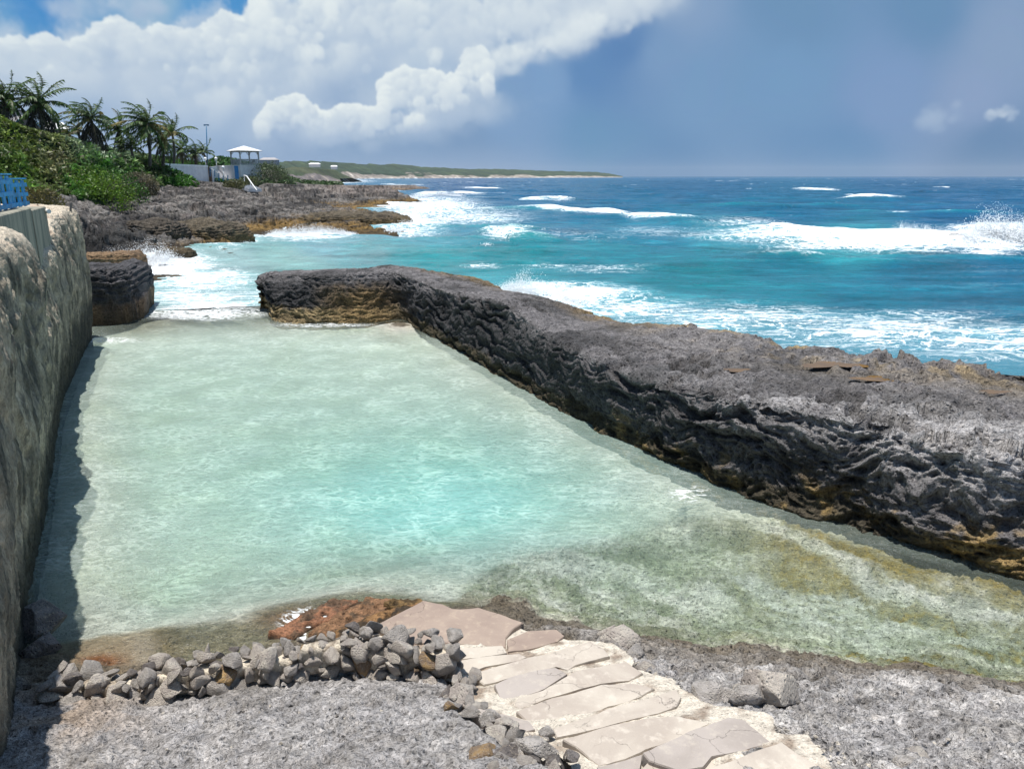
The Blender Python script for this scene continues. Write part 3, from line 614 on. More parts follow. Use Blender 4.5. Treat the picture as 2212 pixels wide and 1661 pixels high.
fo = .75 * np.exp(-((q[:, 0] - 660) / 42) ** 2 - ((q[:, 1] - 1352) / 30) ** 2) + .28 * np.exp(-((q[:, 0] - 1490) / 45) ** 2 - ((q[:, 1] - 1066) / 18) ** 2) + .5 * np.exp(-((q[:, 0] - 440) / 120) ** 2 - ((q[:, 1] - 676) / 14) ** 2) + .25 * np.exp(-((q[:, 0] - 700) / 130) ** 2 - ((q[:, 1] - 702) / 6) ** 2) + .3 * np.exp(-((q[:, 0] - 230) / 80) ** 2 - ((q[:, 1] - 735) / 7) ** 2)
F = grid_faces(nr2, nc2)
# the body is closed by a floor far under the bed
lowV = V.copy(); lowV[:, 2] = -4.5
edge = []
idx = np.arange(nr2 * nc2).reshape(nr2, nc2)
loop = np.concatenate([idx[0, :-1], idx[:-1, -1], idx[-1, ::-1][:-1], idx[::-1, 0][:-1]])
ring = lowV[loop]; n0 = len(V); cenl = len(V) + len(loop)
V2 = np.concatenate([V, ring, [[0, 15, -4.5]]])
li = np.arange(len(loop)); nx = np.roll(li, -1)
side = np.stack([loop[nx], loop, n0 + li, n0 + nx], -1)
bot = np.stack([n0 + li, np.full(len(li), cenl), np.full(len(li), cenl), n0 + nx], -1)[:, [0, 1, 3]]
me = bpy.data.meshes.new('pool_water'); allf = [tuple(f) for f in F.tolist()] + [tuple(f) for f in side[:, ::-1].tolist()] + [tuple(f) for f in bot.tolist()]
me.from_pydata(V2.tolist(), [], allf); me.update(); me.polygons.foreach_set('use_smooth', [True] * len(F) + [False] * (len(allf) - len(F)))
pad = lambda a: np.concatenate([a, np.zeros(len(V2) - len(a))]).astype(np.float32)
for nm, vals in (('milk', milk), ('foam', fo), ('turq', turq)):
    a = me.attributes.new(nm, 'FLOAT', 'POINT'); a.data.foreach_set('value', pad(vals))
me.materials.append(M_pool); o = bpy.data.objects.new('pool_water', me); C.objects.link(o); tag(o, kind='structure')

# ================================================================ open sea
nr, nc = 1150, 950
r = 33.0 * np.concatenate([np.linspace(0, 0, 0), (16000 / 33.0) ** (np.linspace(0, 1, nr) ** 1.12)]); th = np.radians(np.linspace(-42, 48, nc))
# the sea sheet starts at the outer side of the ridge and the mouth of the pool
inner = np.array([P(*a, 0)[:2] for a in [(60, 640), (330, 672), (450, 668), (560, 662), (700, 640), (900, 640), (1100, 690), (1400, 790), (1700, 850), (2000, 880), (2400, 950), (3000, 1050)]])
bt = np.arctan2(inner[:, 0], inner[:, 1]); br = np.hypot(inner[:, 0], inner[:, 1])
r0 = np.interp(th, bt, br)
k = np.linspace(0, 1, nr)
R = r0[None] * (16000 / r0[None]) ** (k[:, None] ** 1.15)
X = R * np.sin(th)[None]; Y = R * np.cos(th)[None]
V = np.stack([X.ravel(), Y.ravel(), np.zeros(nr * nc)], -1); q = proj(V); D = R.ravel(); xy = V[:, :2]
nearf = sm(.0, 1., (D - np.tile(r0, nr)) / 9.0)
ang0 = math.radians(262)
hgt = np.zeros(len(V)); disp = np.zeros((len(V), 2))
wr = np.random.default_rng(21)
wob = np.stack([perlin(np.c_[xy / 23, np.zeros(len(V))], 5), perlin(np.c_[xy / 23, np.zeros(len(V))], 6)], -1) * 5
for L, A in [(31, .20), (21, .18), (14, .15), (9.5, .12), (6.4, .085), (4.3, .06), (2.9, .04), (1.9, .026), (1.3, .017)]:
    for j in range(3):
        a = ang0 + wr.normal(0, .42 if L < 12 else .22); kk = 2 * math.pi / (L * wr.uniform(.85, 1.2)); dvec = np.array([math.cos(a), math.sin(a)])
        env = .45 + .9 * sm(-.35, .45, perlin(np.c_[xy / (L * 2.2), np.full(len(V), j * 3.1)], int(L * 3) + j))
        att = sm(L * 150, L * 60, D)
        phz = kk * ((xy + wob) @ dvec) + wr.uniform(0, 6.28)
        hgt += A * .62 * env * att * np.cos(phz); disp -= (A * .62 * env * att * np.sin(phz))[:, None] * dvec
micro = sm(160, 40, D) * (.05 * fbm(np.c_[xy * [.8, 1.6], np.zeros(len(V))], 4, 33, ridge=True))
hgt = hgt * sm(4000, 700, D)
calm = sm(.0, 1., (D - 24) / 45); calm = .32 + .68 * calm
hgt *= calm; hgt += micro
# breakers: (photo points along the crest), height, width, foam behind
BR = [([(1040, 528), (1080, 505), (1115, 502), (1160, 520), (1260, 535)], .75, 2.4, .35), ([(1560, 505), (1660, 498), (1750, 506), (1850, 512), (1960, 512), (2120, 520), (2300, 524)], .55, 3.2, 1.0),
      ([(900, 428), (940, 420), (985, 419), (1050, 424)], .8, 5, .9), ([(1140, 437), (1180, 431), (1230, 436)], .7, 5, .8), ([(1080, 452), (1170, 455), (1260, 461), (1400, 462)], .6, 4, .9),
      ([(1340, 472), (1420, 470), (1500, 476)], .6, 4, .7), ([(1740, 412), (1785, 413)], .6, 7, .7), ([(1845, 432), (1870, 431)], .6, 6, .8), ([(1890, 430), (1905, 432)], .5, 6, .7), ([(1025, 408), (1060, 409)], .6, 8, .8),
      ([(1650, 545), (1720, 552), (1790, 560)], .25, 2, .5), ([(830, 400), (900, 402)], .4, 8, .6)]
foamv = np.zeros(len(V)); cresth = np.zeros(len(V))
for pl, hh, wd, fo_ in BR:
    w2 = [P(a, b, 0)[:2] for a, b in pl]; d_, t_, s_ = dseg(xy + .8 * wob / 5, w2)
    tp = sm(0, .22, t_) * sm(1, .78, t_) if len(pl) > 2 else 1
    prof_ = np.where(s_ > 0, np.exp(-(d_ / (wd * .75)) ** 2), np.exp(-(d_ / (wd * 1.3)) ** 2))
    hgt += hh * tp * prof_; cresth = np.maximum(cresth, tp * prof_)
    foamv = np.maximum(foamv, fo_ * 1.1 * (tp if len(pl) > 2 else 1) * np.exp(-(d_ / (wd * .8)) ** 2))
# foam zones, measured on the water
FZ = [(340, 572, 110, 26, 1.25), (430, 600, 130, 30, .75), (480, 520, 70, 22, 1.0), (660, 505, 110, 16, 1.1), (420, 640, 120, 28, .72), (470, 665, 130, 14, .9), (560, 640, 80, 20, .6), (880, 480, 90, 26, .98), (930, 450, 120, 26, .86), (840, 440, 60, 18, .9), (1000, 470, 160, 22, .62), (700, 392, 90, 5, 1.2), (670, 388, 60, 7, 1.4),
      (820, 410, 60, 6, .8), (1230, 640, 150, 28, 1.05), (1160, 625, 60, 14, 1.1), (1350, 665, 170, 26, .7), (1600, 690, 330, 42, .56), (1900, 720, 340, 50, .58), (2150, 740, 300, 50, .58), (2000, 685, 240, 28, .42), (1500, 668, 200, 16, .5), (1300, 580, 140, 12, .42), (1420, 500, 140, 14, .38),
      (1700, 512, 200, 14, 1.0), (1950, 520, 260, 17, 1.25), (2150, 512, 110, 26, 1.3), (1100, 515, 60, 10, .8), (1040, 572, 60, 8, .5), (1200, 510, 260, 22, .32), (1600, 480, 120, 10, .5), (2130, 540, 90, 6, .7), (1180, 572, 90, 7, .5), (1700, 552, 110, 8, .45), (560, 590, 60, 10, .35)]
for cx_, cy_, rx, ry, v in FZ:
    e = ((q[:, 0] - cx_) / rx) ** 2 + ((q[:, 1] - cy_) / ry) ** 2; foamv = np.maximum(foamv, v * np.exp(-e * .9))
foamv *= .90; V[:, 2] = .02 + hgt * nearf; V[:, :2] += disp * .5 * (nearf * calm)[:, None]
V[:, 2] += .10 * sm(.55, 1.0, foamv) * fbm(np.c_[xy * 1.3, np.zeros(len(V))], 4, 44, ridge=True) * sm(200, 60, D)
foamv = foamv + .22 * sm(.35, .6, hgt) * sm(60, 90, D) * sm(-.1, .3, perlin(np.c_[xy / 9, np.zeros(len(V))], 17))
SC = [((200, 600), (168, 208, 210)), ((450, 600), (168, 208, 210)), ((600, 560), (146, 186, 180)), ((800, 545), (110, 160, 164)), ((450, 650), (160, 198, 200)), ((700, 530), (128, 170, 178)), ((650, 600), (126, 180, 174)), ((500, 560), (160, 192, 190)), ((900, 560), (50, 150, 156)), ((1000, 480), (84, 146, 168)), ((900, 500), (110, 168, 184)), ((1100, 560), (8, 132, 142)),
      ((1100, 610), (60, 160, 170)), ((1300, 560), (6, 122, 138)), ((1500, 600), (8, 122, 134)), ((1700, 570), (4, 112, 132)), ((2000, 600), (4, 108, 136)), ((2200, 580), (4, 104, 138)), ((1300, 640), (70, 156, 170)), ((1500, 690), (96, 160, 176)), ((1800, 700), (92, 156, 174)), ((2100, 720), (92, 154, 174)), ((1700, 650), (30, 130, 148)),
      ((2150, 660), (6, 106, 136)), ((1850, 650), (14, 118, 142)), ((1400, 510), (40, 126, 152)), ((1600, 520), (60, 150, 168)), ((1800, 535), (60, 156, 166)), ((1300, 440), (10, 98, 136)), ((1700, 450), (4, 100, 136)), ((2100, 450), (4, 96, 140)), ((1100, 420), (12, 98, 140)), ((800, 400), (14, 108, 146)), ((1500, 400), (4, 94, 134)), ((2000, 395), (4, 92, 134)), ((1000, 392), (6, 84, 134)), ((1200, 480), (30, 112, 144))]
sq = np.c_[q[:, 0] * .32, q[:, 1]]
scol = shep(sq + 5 * np.stack([perlin(np.c_[xy / 6, np.zeros(len(V))], 71), perlin(np.c_[xy / 6, np.zeros(len(V))], 72)], -1), [(a[0] * .32, a[1]) for a, _ in SC], [alb(c_, 1.5) for _, c_ in SC], 4.0)
thin = sm(.12, .75, hgt) * sm(250, 60, D)
scol = mixc(scol, alb((20, 168, 168), 1.4), thin * .55)  # light coming through the crests, painted as a turquoise tint
scol = mixc(scol, scol * .5, sm(-.05, -.4, hgt) * .7)  # troughs painted darker, standing in for wave shading and reflection
cp = np.c_[xy * [.10, .32], np.zeros(len(V))]; fp_ = np.c_[xy * [.5, 1.3], np.zeros(len(V))]
var_ = fbm(cp, 5, 90, .6) + .7 * fbm(fp_, 4, 91, .6) * sm(140, 50, D); scol = mixc(scol, scol * .58, sm(.05, .5, var_) * .75); scol = mixc(scol, scol * 1.3 + [.01, .06, .06], sm(-.05, -.5, var_) * .7 * sm(500, 80, D))
t = NT('sea_water'); p = t.pos(); foa = t.attr('foam')
dd_ = t.n('ShaderNodeVectorMath', operation='LENGTH'); t.set(dd_.inputs[0], p)
w1 = t.noise(t.mapping(p, (.5, 1.2, 1), (0, 0, .12)), 1.3, 8, .62, .5); w2 = t.noise(t.mapping(p, (.5, 1.1, 1), (0, 0, -.1)), .16, 7, .6, .3)
hb = t.math('ADD', t.math('MULTIPLY', w1, .5), t.math('MULTIPLY', w2, t.mr(dd_.outputs['Value'], 60, 400, .8, 5.)))
nrm = t.bump(hb, 1., .55)
la = t.math('ABSOLUTE', t.math('SUBTRACT', t.noise(t.mapping(p, (.45, 1.0, 1), (0, 0, .1)), .75, 8, .6, 1.6), .5))
lb = t.math('ABSOLUTE', t.math('SUBTRACT', t.noise(t.mapping(p, (.55, 1.0, 1), (0, 0, -.15)), 2.1, 7, .62, 1.2), .5))
lace = t.math('MINIMUM', t.math('MULTIPLY', la, 1.0), t.math('ADD', t.math('MULTIPLY', lb, 1.2), .012))
thr = t.math('MULTIPLY', t.math('POWER', foa, 2.4), .10)
fm = t.math('MULTIPLY', t.mr(t.math('SUBTRACT', lace, thr), .022, -.012), t.mr(foa, .12, .42))
milkf = t.mr(foa, .15, .9, 0, .38)
# far white caps too small to model one by one
fp = t.mapping(p, (.35, 1., 1))
cap_ = t.mr(t.noise(fp, .12, 6, .66, .5), .655, .69); cap2 = t.mr(t.noise(fp, .03, 7, .68, .4), .64, .675)
caps = t.math('MAXIMUM', t.math('MULTIPLY', cap_, t.mr(dd_.outputs['Value'], 70, 160)), t.math('MULTIPLY', cap2, t.mr(dd_.outputs['Value'], 300, 700)))
caps = t.math('MULTIPLY', caps, t.mr(dd_.outputs['Value'], 9000, 4000, .35, 1.))
fall = t.math('MAXIMUM', fm, t.math('MULTIPLY', caps, .9))
bc = t.mix(milkf, t.col(), (.33, .50, .56)); bc = t.mix(fall, bc, (.86, .88, .89))
t.surf(Base_Color=bc, Roughness=t.math('ADD', .16, t.math('MULTIPLY', fall, .7)), IOR=1.33, Specular_IOR_Level=t.math('SUBTRACT', .32, t.math('MULTIPLY', fall, .25)), Normal=nrm)
tag(mesh_np('sea', V, grid_faces(nr, nc), t.m, col=np.clip(scol, 0, .9), attrs={'foam': foamv}), kind='structure')
# ================================================================ cliff wall on the left
path = np.array([(-1.0, -2.5), (-1.9, -.3), (-2.75, 2.0), (-4.15, 5.2), (-6.25, 9.0), (-7.55, 11.6), (-8.85, 14.1), (-10.0, 16.3), (-10.95, 18.1), (-12.0, 20.4), (-13.1, 22.9), (-14.25, 25.6), (-14.75, 26.7), (-15.6, 27.2), (-17.5, 27.3), (-20, 27)])
pc = crom(path, 1100); ds = np.r_[0, np.cumsum(np.linalg.norm(np.diff(pc, axis=0), axis=1))]
ue = np.linspace(0, ds[-1], 1100); pc = np.stack([np.interp(ue, ds, pc[:, 0]), np.interp(ue, ds, pc[:, 1])], -1)
tg = np.gradient(pc, axis=0); tg /= np.linalg.norm(tg, axis=1)[:, None]; nr_ = np.stack([tg[:, 1], -tg[:, 0]], -1)      # towards the pool
ztop = np.interp(pc[:, 1], [0, 8, 12, 14, 15, 16, 18, 20, 22, 24, 26, 28], [4.9, 4.75, 4.6, 4.35, 4.1, 3.62, 3.5, 3.75, 4.2, 4.5, 4.55, 4.5])
ztop = np.convolve(np.pad(ztop, 20, 'edge'), np.ones(41) / 41, 'valid')
sp = [(-2.4, -.05), (-.4, -.14), (.25, -.13), (.7, -.06), (1.3, .0), (2.2, .06), (3.2, .03), (3.9, -.02), (4.3, -.07), (4.5, -.2), (4.56, -.42), (4.58, -.8), (4.6, -1.6), (4.6, -3.4)]
rows = []
for zz, off in sp:
    z_ = np.where(zz > 2.5, ztop + (zz - 4.55), zz + 0 * ztop); z_ = np.where((zz > 2.5) & (zz < 4.2), zz * ztop / 4.55, z_)
    rows.append(np.concatenate([pc + nr_ * off, z_[:, None]], 1))
G = crom(np.array(rows), 420)
def seg_normals(G):
    n = grid_normals(G); 
    return n
N = seg_normals(G); ref = np.concatenate([nr_, np.full((len(nr_), 1), .6)], 1)
sgn = np.sign((N * ref[None]).sum(-1).mean()); N *= sgn
V = G.reshape(-1, 3); n = N.reshape(-1, 3); vcoord = np.repeat(np.linspace(0, 13, 420), 1100)
wv = V + .3 * np.stack([perlin(V * .9, k) for k in (20, 21, 22)], -1)
flute = fbm(wv * [1.5, 1.5, .42], 5, 12); lump = fbm(wv * .75, 3, 13); f1, _ = worley(wv * [1.0, 1.0, .55], 3); f1s, _ = worley(wv * [3.2, 3.2, 1.6], 4)
d = .26 * flute + .42 * lump - .30 * sm(.55, .05, f1) + .10 * fbm(wv * [4, 4, 1.8], 5, 15) - .05 * sm(.4, .05, f1s) + .02 * fbm(wv * 11, 3, 16)
topm = sm(8.2, 9.5, vcoord); d = d * (1 - .45 * topm) * (.35 + .65 * sm(0.5, 4, V[:, 2])) * np.where(V[:, 2] < .6, .55, 1)
d *= .42; d += .05 * fbm(wv * [9, 9, 3.], 4, 61, ridge=True) - .05 * sm(.35, .05, worley(wv * [5, 5, 2.2], 9)[0])
bul = np.exp(-((V[:, 1] - 13.6) / .9) ** 2) * sm(2.3, 3.6, V[:, 2]) * .26 + np.exp(-((V[:, 1] - 9.5) / 1.8) ** 2) * sm(2.0, 3.6, V[:, 2]) * .10
V = V + n * (d + bul)[:, None]
n3 = fbm(V * 1.4, 5, 31); n4 = fbm(V * [2.5, 2.5, .5], 5, 32); n5 = fbm(V * [7, 7, 1.6], 4, 33)
c = mixc(np.tile(alb((160, 150, 132), 1.2), (len(V), 1)), alb((122, 114, 98), 1.2), sm(-.2, .3, n4))
c = mixc(c, alb((222, 204, 176), 1.15), sm(-.15, .3, n3) * .7)
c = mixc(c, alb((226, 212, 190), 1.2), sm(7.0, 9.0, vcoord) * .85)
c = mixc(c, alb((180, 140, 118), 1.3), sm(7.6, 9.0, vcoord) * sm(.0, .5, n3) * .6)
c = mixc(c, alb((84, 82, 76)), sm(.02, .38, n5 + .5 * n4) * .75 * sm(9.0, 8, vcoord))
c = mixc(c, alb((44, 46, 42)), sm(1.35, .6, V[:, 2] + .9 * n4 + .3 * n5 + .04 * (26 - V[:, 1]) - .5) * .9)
c = mixc(c, alb((50, 50, 48)), sm(26.4, 27.0, V[:, 1]) * .8)  # far end face: its shade is painted into the colour
M_cliff = rockmat('cliff_limestone', 1.3, 1.3, .36, pits=False, stretch=(1, 1, .55), dark=.7)
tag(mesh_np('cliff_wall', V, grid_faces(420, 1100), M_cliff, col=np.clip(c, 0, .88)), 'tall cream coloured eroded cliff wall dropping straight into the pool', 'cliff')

M_conc = NT('stained_concrete'); t = M_conc; p = t.n('ShaderNodeTexCoord').outputs['Object']
sn = t.noise(t.mapping(p, (2.2, 2.2, .45)), 1.3, 7, .6, .8); fn = t.noise(p, 14, 7, .65)
cc = t.mix(t.mr(sn, .35, .7), tuple(alb((160, 154, 136), 1.1)), tuple(alb((98, 100, 90), 1.1))); cc = t.mix(t.mr(fn, .5, .75, 0, .5), cc, tuple(alb((176, 168, 150))))
M_conc = t.surf(Base_Color=cc, Roughness=.9, Normal=t.bump(fn, .6, .015))
M_blue = flat('blue_paint', lin((16, 140, 196)), .55, .35, 5, .4, .006); M_white = flat('white_paint', (.72, .72, .70), .6, .12, 4, .2, .004)
cw = [P(-420, 560, 4.78), P(-200, 505, 4.78), P(0, 466, 4.78), P(66, 449, 4.78), P(98, 444.5, 4.74)]
cwb = np.array(cw)[:, :2]; tt = np.gradient(cwb, axis=0); tt /= np.linalg.norm(tt, axis=1)[:, None]; bk = np.stack([-tt[:, 1], tt[:, 0]], -1)
def wall_mesh(name, pts, th, zb, zt, mat, parent=None, sub=1, n_amp=0.):
    pts = np.array(pts)[:, :2]; u = np.linspace(0, len(pts) - 1, (len(pts) - 1) * sub + 1); F_ = np.stack([np.interp(u, range(len(pts)), pts[:, k]) for k in (0, 1)], -1)
    t_ = np.gradient(F_, axis=0); t_ /= np.linalg.norm(t_, axis=1)[:, None]; b_ = np.stack([-t_[:, 1], t_[:, 0]], -1)
    zbv = np.full(len(F_), zb) if np.isscalar(zb) else np.interp(u, range(len(pts)), zb)
    ztv = np.full(len(F_), zt) if np.isscalar(zt) else np.interp(u, range(len(pts)), zt)
    e = .02
    ring = [np.c_[F_, zbv], np.c_[F_, ztv - e], np.c_[F_ + b_ * e, ztv], np.c_[F_ + b_ * (th - e), ztv], np.c_[F_ + b_ * th, ztv - e], np.c_[F_ + b_ * th, zbv]]
    A = np.stack(ring, 1); A += n_amp * perlin(A.reshape(-1, 3) * 2.1, 4).reshape(A.shape[:2])[..., None]
    m = MB(); n_, k_ = A.shape[:2]; m.add(A.reshape(-1, 3), [(i * k_ + j, (i + 1) * k_ + j, (i + 1) * k_ + (j + 1) % k_, i * k_ + (j + 1) % k_) for i in range(n_ - 1) for j in range(k_)] + [tuple(range(k_))[::-1], tuple((n_ - 1) * k_ + j for j in range(k_))])
    return m.build(name, mat, parent)
mid = (cw[3] + cw[4]) / 2
w1 = cw[:3] + [cw[3]]
tag(wall_mesh('concrete_wall', w1, .4, 2.4, 4.78, M_conc), 'streaked grey concrete wall carrying the blue fence above the cliff', 'wall')
tag(wall_mesh('concrete_wall', [cw[3] + (cw[4] - cw[3]) * .06, cw[4]], .9, 2.2, 4.72, M_conc), 'short concrete pier just past the end of the blue fence', 'wall')
# blue fence: two runs of wide boards on rails
def fence(p0, p1, h, nb, label):
    p0 = np.array(p0); p1 = np.array(p1); dv = p1 - p0; L = np.linalg.norm(dv[:2]); a = math.atan2(dv[1], dv[0])
    root = empty('fence', p0, label, 'fence', rz=a); pitch = L / nb
    for k in range(nb):
        MB().box((pitch * (k + .5), 0, h / 2 - .01), (pitch * .48, .03, h - .02)).build('board', M_blue, root, bevel=.006)
    for zr in (.07, h * .45, h * .80):
        MB().box((L / 2, -.028, zr), (L, .03, .095)).build('rail', M_blue, root, bevel=.005)
    MB().box((L / 2, .01, h + .012), (L + .02, .12, .03)).build('cap_rail', M_blue, root, bevel=.005)
    return root
e0 = P(-300, 528, 4.785); e1 = P(-6, 461, 4.785); e2 = P(46, 450, 4.785); e3 = P(75, 445, 4.785)
bo = np.array([-.16, .0, 0])
fence(e0 + bo, e1 + bo, .74, 9, 'nearer run of the blue board fence on the concrete wall')
fence(e1 + bo, e2 + bo, .74, 4, 'middle run of blue board fence with square gaps on the concrete wall')
fence(e2 + bo * 1.3, e3 + bo, .64, 3, 'lower end run of the blue fence with dark weathered boards')
m = MB().tube([P(70, 453, 4.60) + [0, .05, 0], P(106, 457, 4.60)], .055, 12).build('drain_pipe', M_white); tag(m, 'white plastic drain pipe sticking out beside the concrete pier', 'pipe')
a = P(52, 478, 4.3); m = MB().tube([a + [-.35, .1, .0], a + [.16, -.1, -.02]], .05, 12).build('drain_pipe', M_white); tag(m, 'short white drain outlet low in the streaked concrete wall', 'pipe')
M_dark = flat('dark_pipe', (.06, .06, .055), .6)
pts = [Q(147, 440, 26.2), Q(147.5, 470, 26.1), Q(149, 500, 26.05), Q(153, 560, 26.0), Q(156.5, 592, 25.9)]; pts = [p_ + [.14, -.1, 0] for p_ in pts]
m = MB().tube(crom(pts, 20), .035, 10).build('hanging_pipe', M_dark)
tag(m, 'thin grey pipe hanging down the far corner of the cliff wall', 'pipe')

# ================================================================ coast beyond: one sheet of terrain
CPT = [(200, 576, .0), (260, 566, .1), (330, 556, .0), (420, 548, .0), (525, 547, .05), (545, 535, -.6), (520, 518, -.5), (470, 508, .2), (600, 505, .1), (660, 508, -.05), (740, 506, .1), (865, 498, .05), (905, 486, -.8), (850, 468, .0), (800, 455, .3), (835, 441, .1), (870, 430, -1),
       (250, 535, .8), (250, 505, 1.6), (250, 470, 2.5), (250, 440, 3.3), (250, 420, 3.8), (250, 405, 4.3), (250, 380, 5.4), (250, 345, 7.3), (250, 312, 9.3),
       (190, 540, .9), (190, 500, 2.1), (180, 460, 3.2), (160, 430, 3.8), (150, 400, 4.6), (150, 350, 6.9), (150, 305, 9.2), (60, 425, 4.1), (60, 400, 4.7), (40, 340, 7.0), (0, 300, 9.0), (0, 262, 10.6), (80, 285, 9.9), (-120, 300, 9.0), (-300, 280, 9.8),
       (350, 530, .6), (350, 500, 1.3), (350, 465, 2.2), (350, 435, 3.1), (350, 408, 4.0), (350, 388, 5.0), (350, 366, 6.4), (310, 340, 7.8),
       (430, 525, .55), (480, 520, .45), (450, 485, 1.2), (450, 455, 2.2), (450, 425, 3.2), (450, 403, 4.0), (450, 392, 4.7), (400, 395, 4.7), (420, 372, 6.0), 
       (550, 490, .55), (550, 470, 1.2), (550, 445, 2.1), (550, 422, 2.9), (550, 408, 3.5), (520, 394, 4.4), (560, 397, 4.1), (650, 490, .5), (650, 470, .95), (650, 445, 1.6), (650, 425, 2.1), (650, 408, 2.7), (630, 398, 3.3),
       (750, 495, .4), (750, 478, .7), (750, 452, 1.05), (750, 434, 1.2), (700, 415, 1.9), (840, 488, .35), (800, 475, .55), (820, 446, .5), (690, 404, 2.4), (720, 412, .8), (740, 405, -1.5)]
cpts = [P(*a) if abs(a[2] - H) > .3 else None for a in CPT]; 
YH = {(250, 380): 92, (350, 388): 118, (420, 372): 150, (350, 366): 135}
cp2 = []
for a in CPT:
    p_ = P(*a) if abs(a[2] - H) > 1e-6 else None
    if (a[0], a[1]) in YH: p_ = Q(a[0], a[1], YH[(a[0], a[1])])
    elif p_ is None or p_[1] < 0 or p_[1] > 330: continue
    cp2.append(p_)
cp2 += [np.array(a) for a in [(-40, 48, 4.5), (-30, 44, 2.5), (-22, 44, .2), (-19, 50, -.4), (-60, 60, 9.), (-70, 90, 12), (-60, 120, 12), (-45, 140, 9), (-40, 170, 9), (-60, 200, 10), (-90, 150, 13), (-120, 100, 14), (-70, 200, 10), (-60, 260, 7), (-50, 240, 4), (-45, 330, 2.5), (-90, 330, 7), (-34, 35, 3), (-26, 36, -.5),
        (-9, 62, -1.8), (-14, 55, -1.5), (-8, 78, -1.8), (-6, 100, -2.2), (-13, 130, -2.2), (-14, 170, -2.5), (-22, 220, -2.5), (-28, 330, -2.5), (0, 60, -3), (4, 100, -3), (-2, 200, -4)]]
cf = tps(cp2, 5e-3)
nr, nc = 1000, 760
r = 40 * (340 / 40) ** np.linspace(0, 1, nr); th = np.radians(np.linspace(-44, -1, nc))
X = r[:, None] * np.sin(th)[None]; Y = r[:, None] * np.cos(th)[None]; xy = np.stack([X.ravel(), Y.ravel()], -1); z0 = cf(xy)
V = np.c_[xy, z0]; q0 = proj(V)
VEG = [(-400, 180), (-400, 470), (60, 440), (100, 428), (150, 425), (200, 430), (245, 432), (275, 424), (292, 408), (330, 402), (380, 404), (430, 402), (420, 394), (395, 384), (372, 372), (350, 360), (440, 358), (470, 352), (560, 352), (600, 372), (618, 388), (640, 392), (610, 340), (420, 200)]
veg = inpoly(q0, VEG) | (z0 > 6.8)
veg = veg.reshape(nr, nc).astype(float)
for _ in range(6): veg = (veg + np.roll(veg, 1, 0) + np.roll(veg, -1, 0) + np.roll(veg, 1, 1) + np.roll(veg, -1, 1)) / 5
veg = veg.ravel()
w2 = np.c_[xy, z0 * 1.0]
big = fbm(w2 * .11, 4, 3); md = fbm(w2 * .42, 5, 4); rid = fbm(w2 * .8, 4, 5, ridge=True); f1, _ = worley(w2 * .32, 7); f2_, _ = worley(w2 * 1.1, 8)
zz = z0 + 1.0 * big * sm(.2, 2, z0) + .55 * md * sm(-.5, 1.0, z0)
zw = zz + .8 * fbm(w2 * .13, 4, 14) + .3 * fbm(w2 * .7, 3, 15) + (xy @ np.array([.05, .012])); st_ = .8 + .0 * zz; u_ = zw / st_; fr_ = u_ - np.floor(u_)
ter = (np.floor(u_) + sm(.80, .98, fr_)) * st_ - zw
u2 = zw / .21 + .6 * md; ter2 = (np.floor(u2) + sm(.75, .97, u2 - np.floor(u2)) - u2) * .21
landm = sm(-.1, .5, z0) * (1 - veg)
zz = zz + landm * (ter * (1.15 * sm(-.35, .3, fbm(w2 * .3, 3, 19)) + .1) + ter2 * 1.3 - .45 * sm(.45, .05, f1) - .22 * sm(.45, .1, f2_) + .20 * rid + .14 * fbm(w2 * [1.2, 3.2, 2], 5, 6)) + veg * (.5 * md + .25 * rid)
zz = np.where(z0 < -.1, z0 + .1 * md, zz)
hx = landm * .35 * fbm(np.c_[xy * .6, zz * 2.5], 4, 55); hy = landm * .45 * fbm(np.c_[xy * .6, zz * 2.5], 4, 56)
V = np.c_[xy[:, 0] + hx, xy[:, 1] + hy, zz]
SKY1 = [(-600, 230), (-100, 235), (0, 255), (20, 268), (60, 283), (100, 290), (150, 303), (200, 315), (250, 333), (300, 345), (330, 350), (352, 360), (400, 380), (430, 393), (455, 400), (512, 402), (560, 402), (600, 400), (700, 404), (760, 414)]
SKY2 = [(-600, 230), (0, 275), (100, 300), (200, 320), (300, 345), (350, 366), (400, 382), (440, 388), (512, 394), (555, 398), (575, 392), (620, 394), (700, 400)]
SKY3 = [(-600, 250), (0, 278), (150, 300), (250, 326), (330, 340), (400, 350), (440, 356), (470, 341), (500, 345), (530, 353), (560, 360), (575, 358), (600, 368), (620, 384), (650, 393), (700, 396)]
def skyclamp(V, m):
    Y_ = V[:, 1]; a = clampz(V, SKY1, m); b = clampz(V, SKY2, m); c_ = clampz(V, SKY3, m)
    return np.where(Y_ < 112, a, np.where(Y_ < 147, np.minimum(b, V[:, 2]), c_))
V[:, 2] = skyclamp(V, 4.); q = proj(V)
a1 = fbm(V * 1.2, 5, 71); a2 = fbm(V * .25, 4, 72)
col = mixc(np.tile(alb((134, 129, 124)), (len(V), 1)), alb((72, 70, 68)), sm(-.1, .35, a2 + .5 * a1) * .8)
col = mixc(col, alb((158, 146, 140)), sm(.0, .5, a1 + .5 * (fr_ - .6)) * sm(.8, 2.4, zz) * .8)
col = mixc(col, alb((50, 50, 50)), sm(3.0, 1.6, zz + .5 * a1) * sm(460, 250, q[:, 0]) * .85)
col = mixc(col, alb((140, 112, 64)), (sm(1.25, .45, zz + .5 * a1 + .3 * a2) * sm(380, 560, q[:, 0])) * .9 + sm(.9, .35, zz + .4 * a1) * sm(250, 380, q[:, 0]) * .8)
col = mixc(col, alb((152, 138, 130)), sm(620, 760, q[:, 0]) * sm(432, 405, q[:, 1]) * .6)
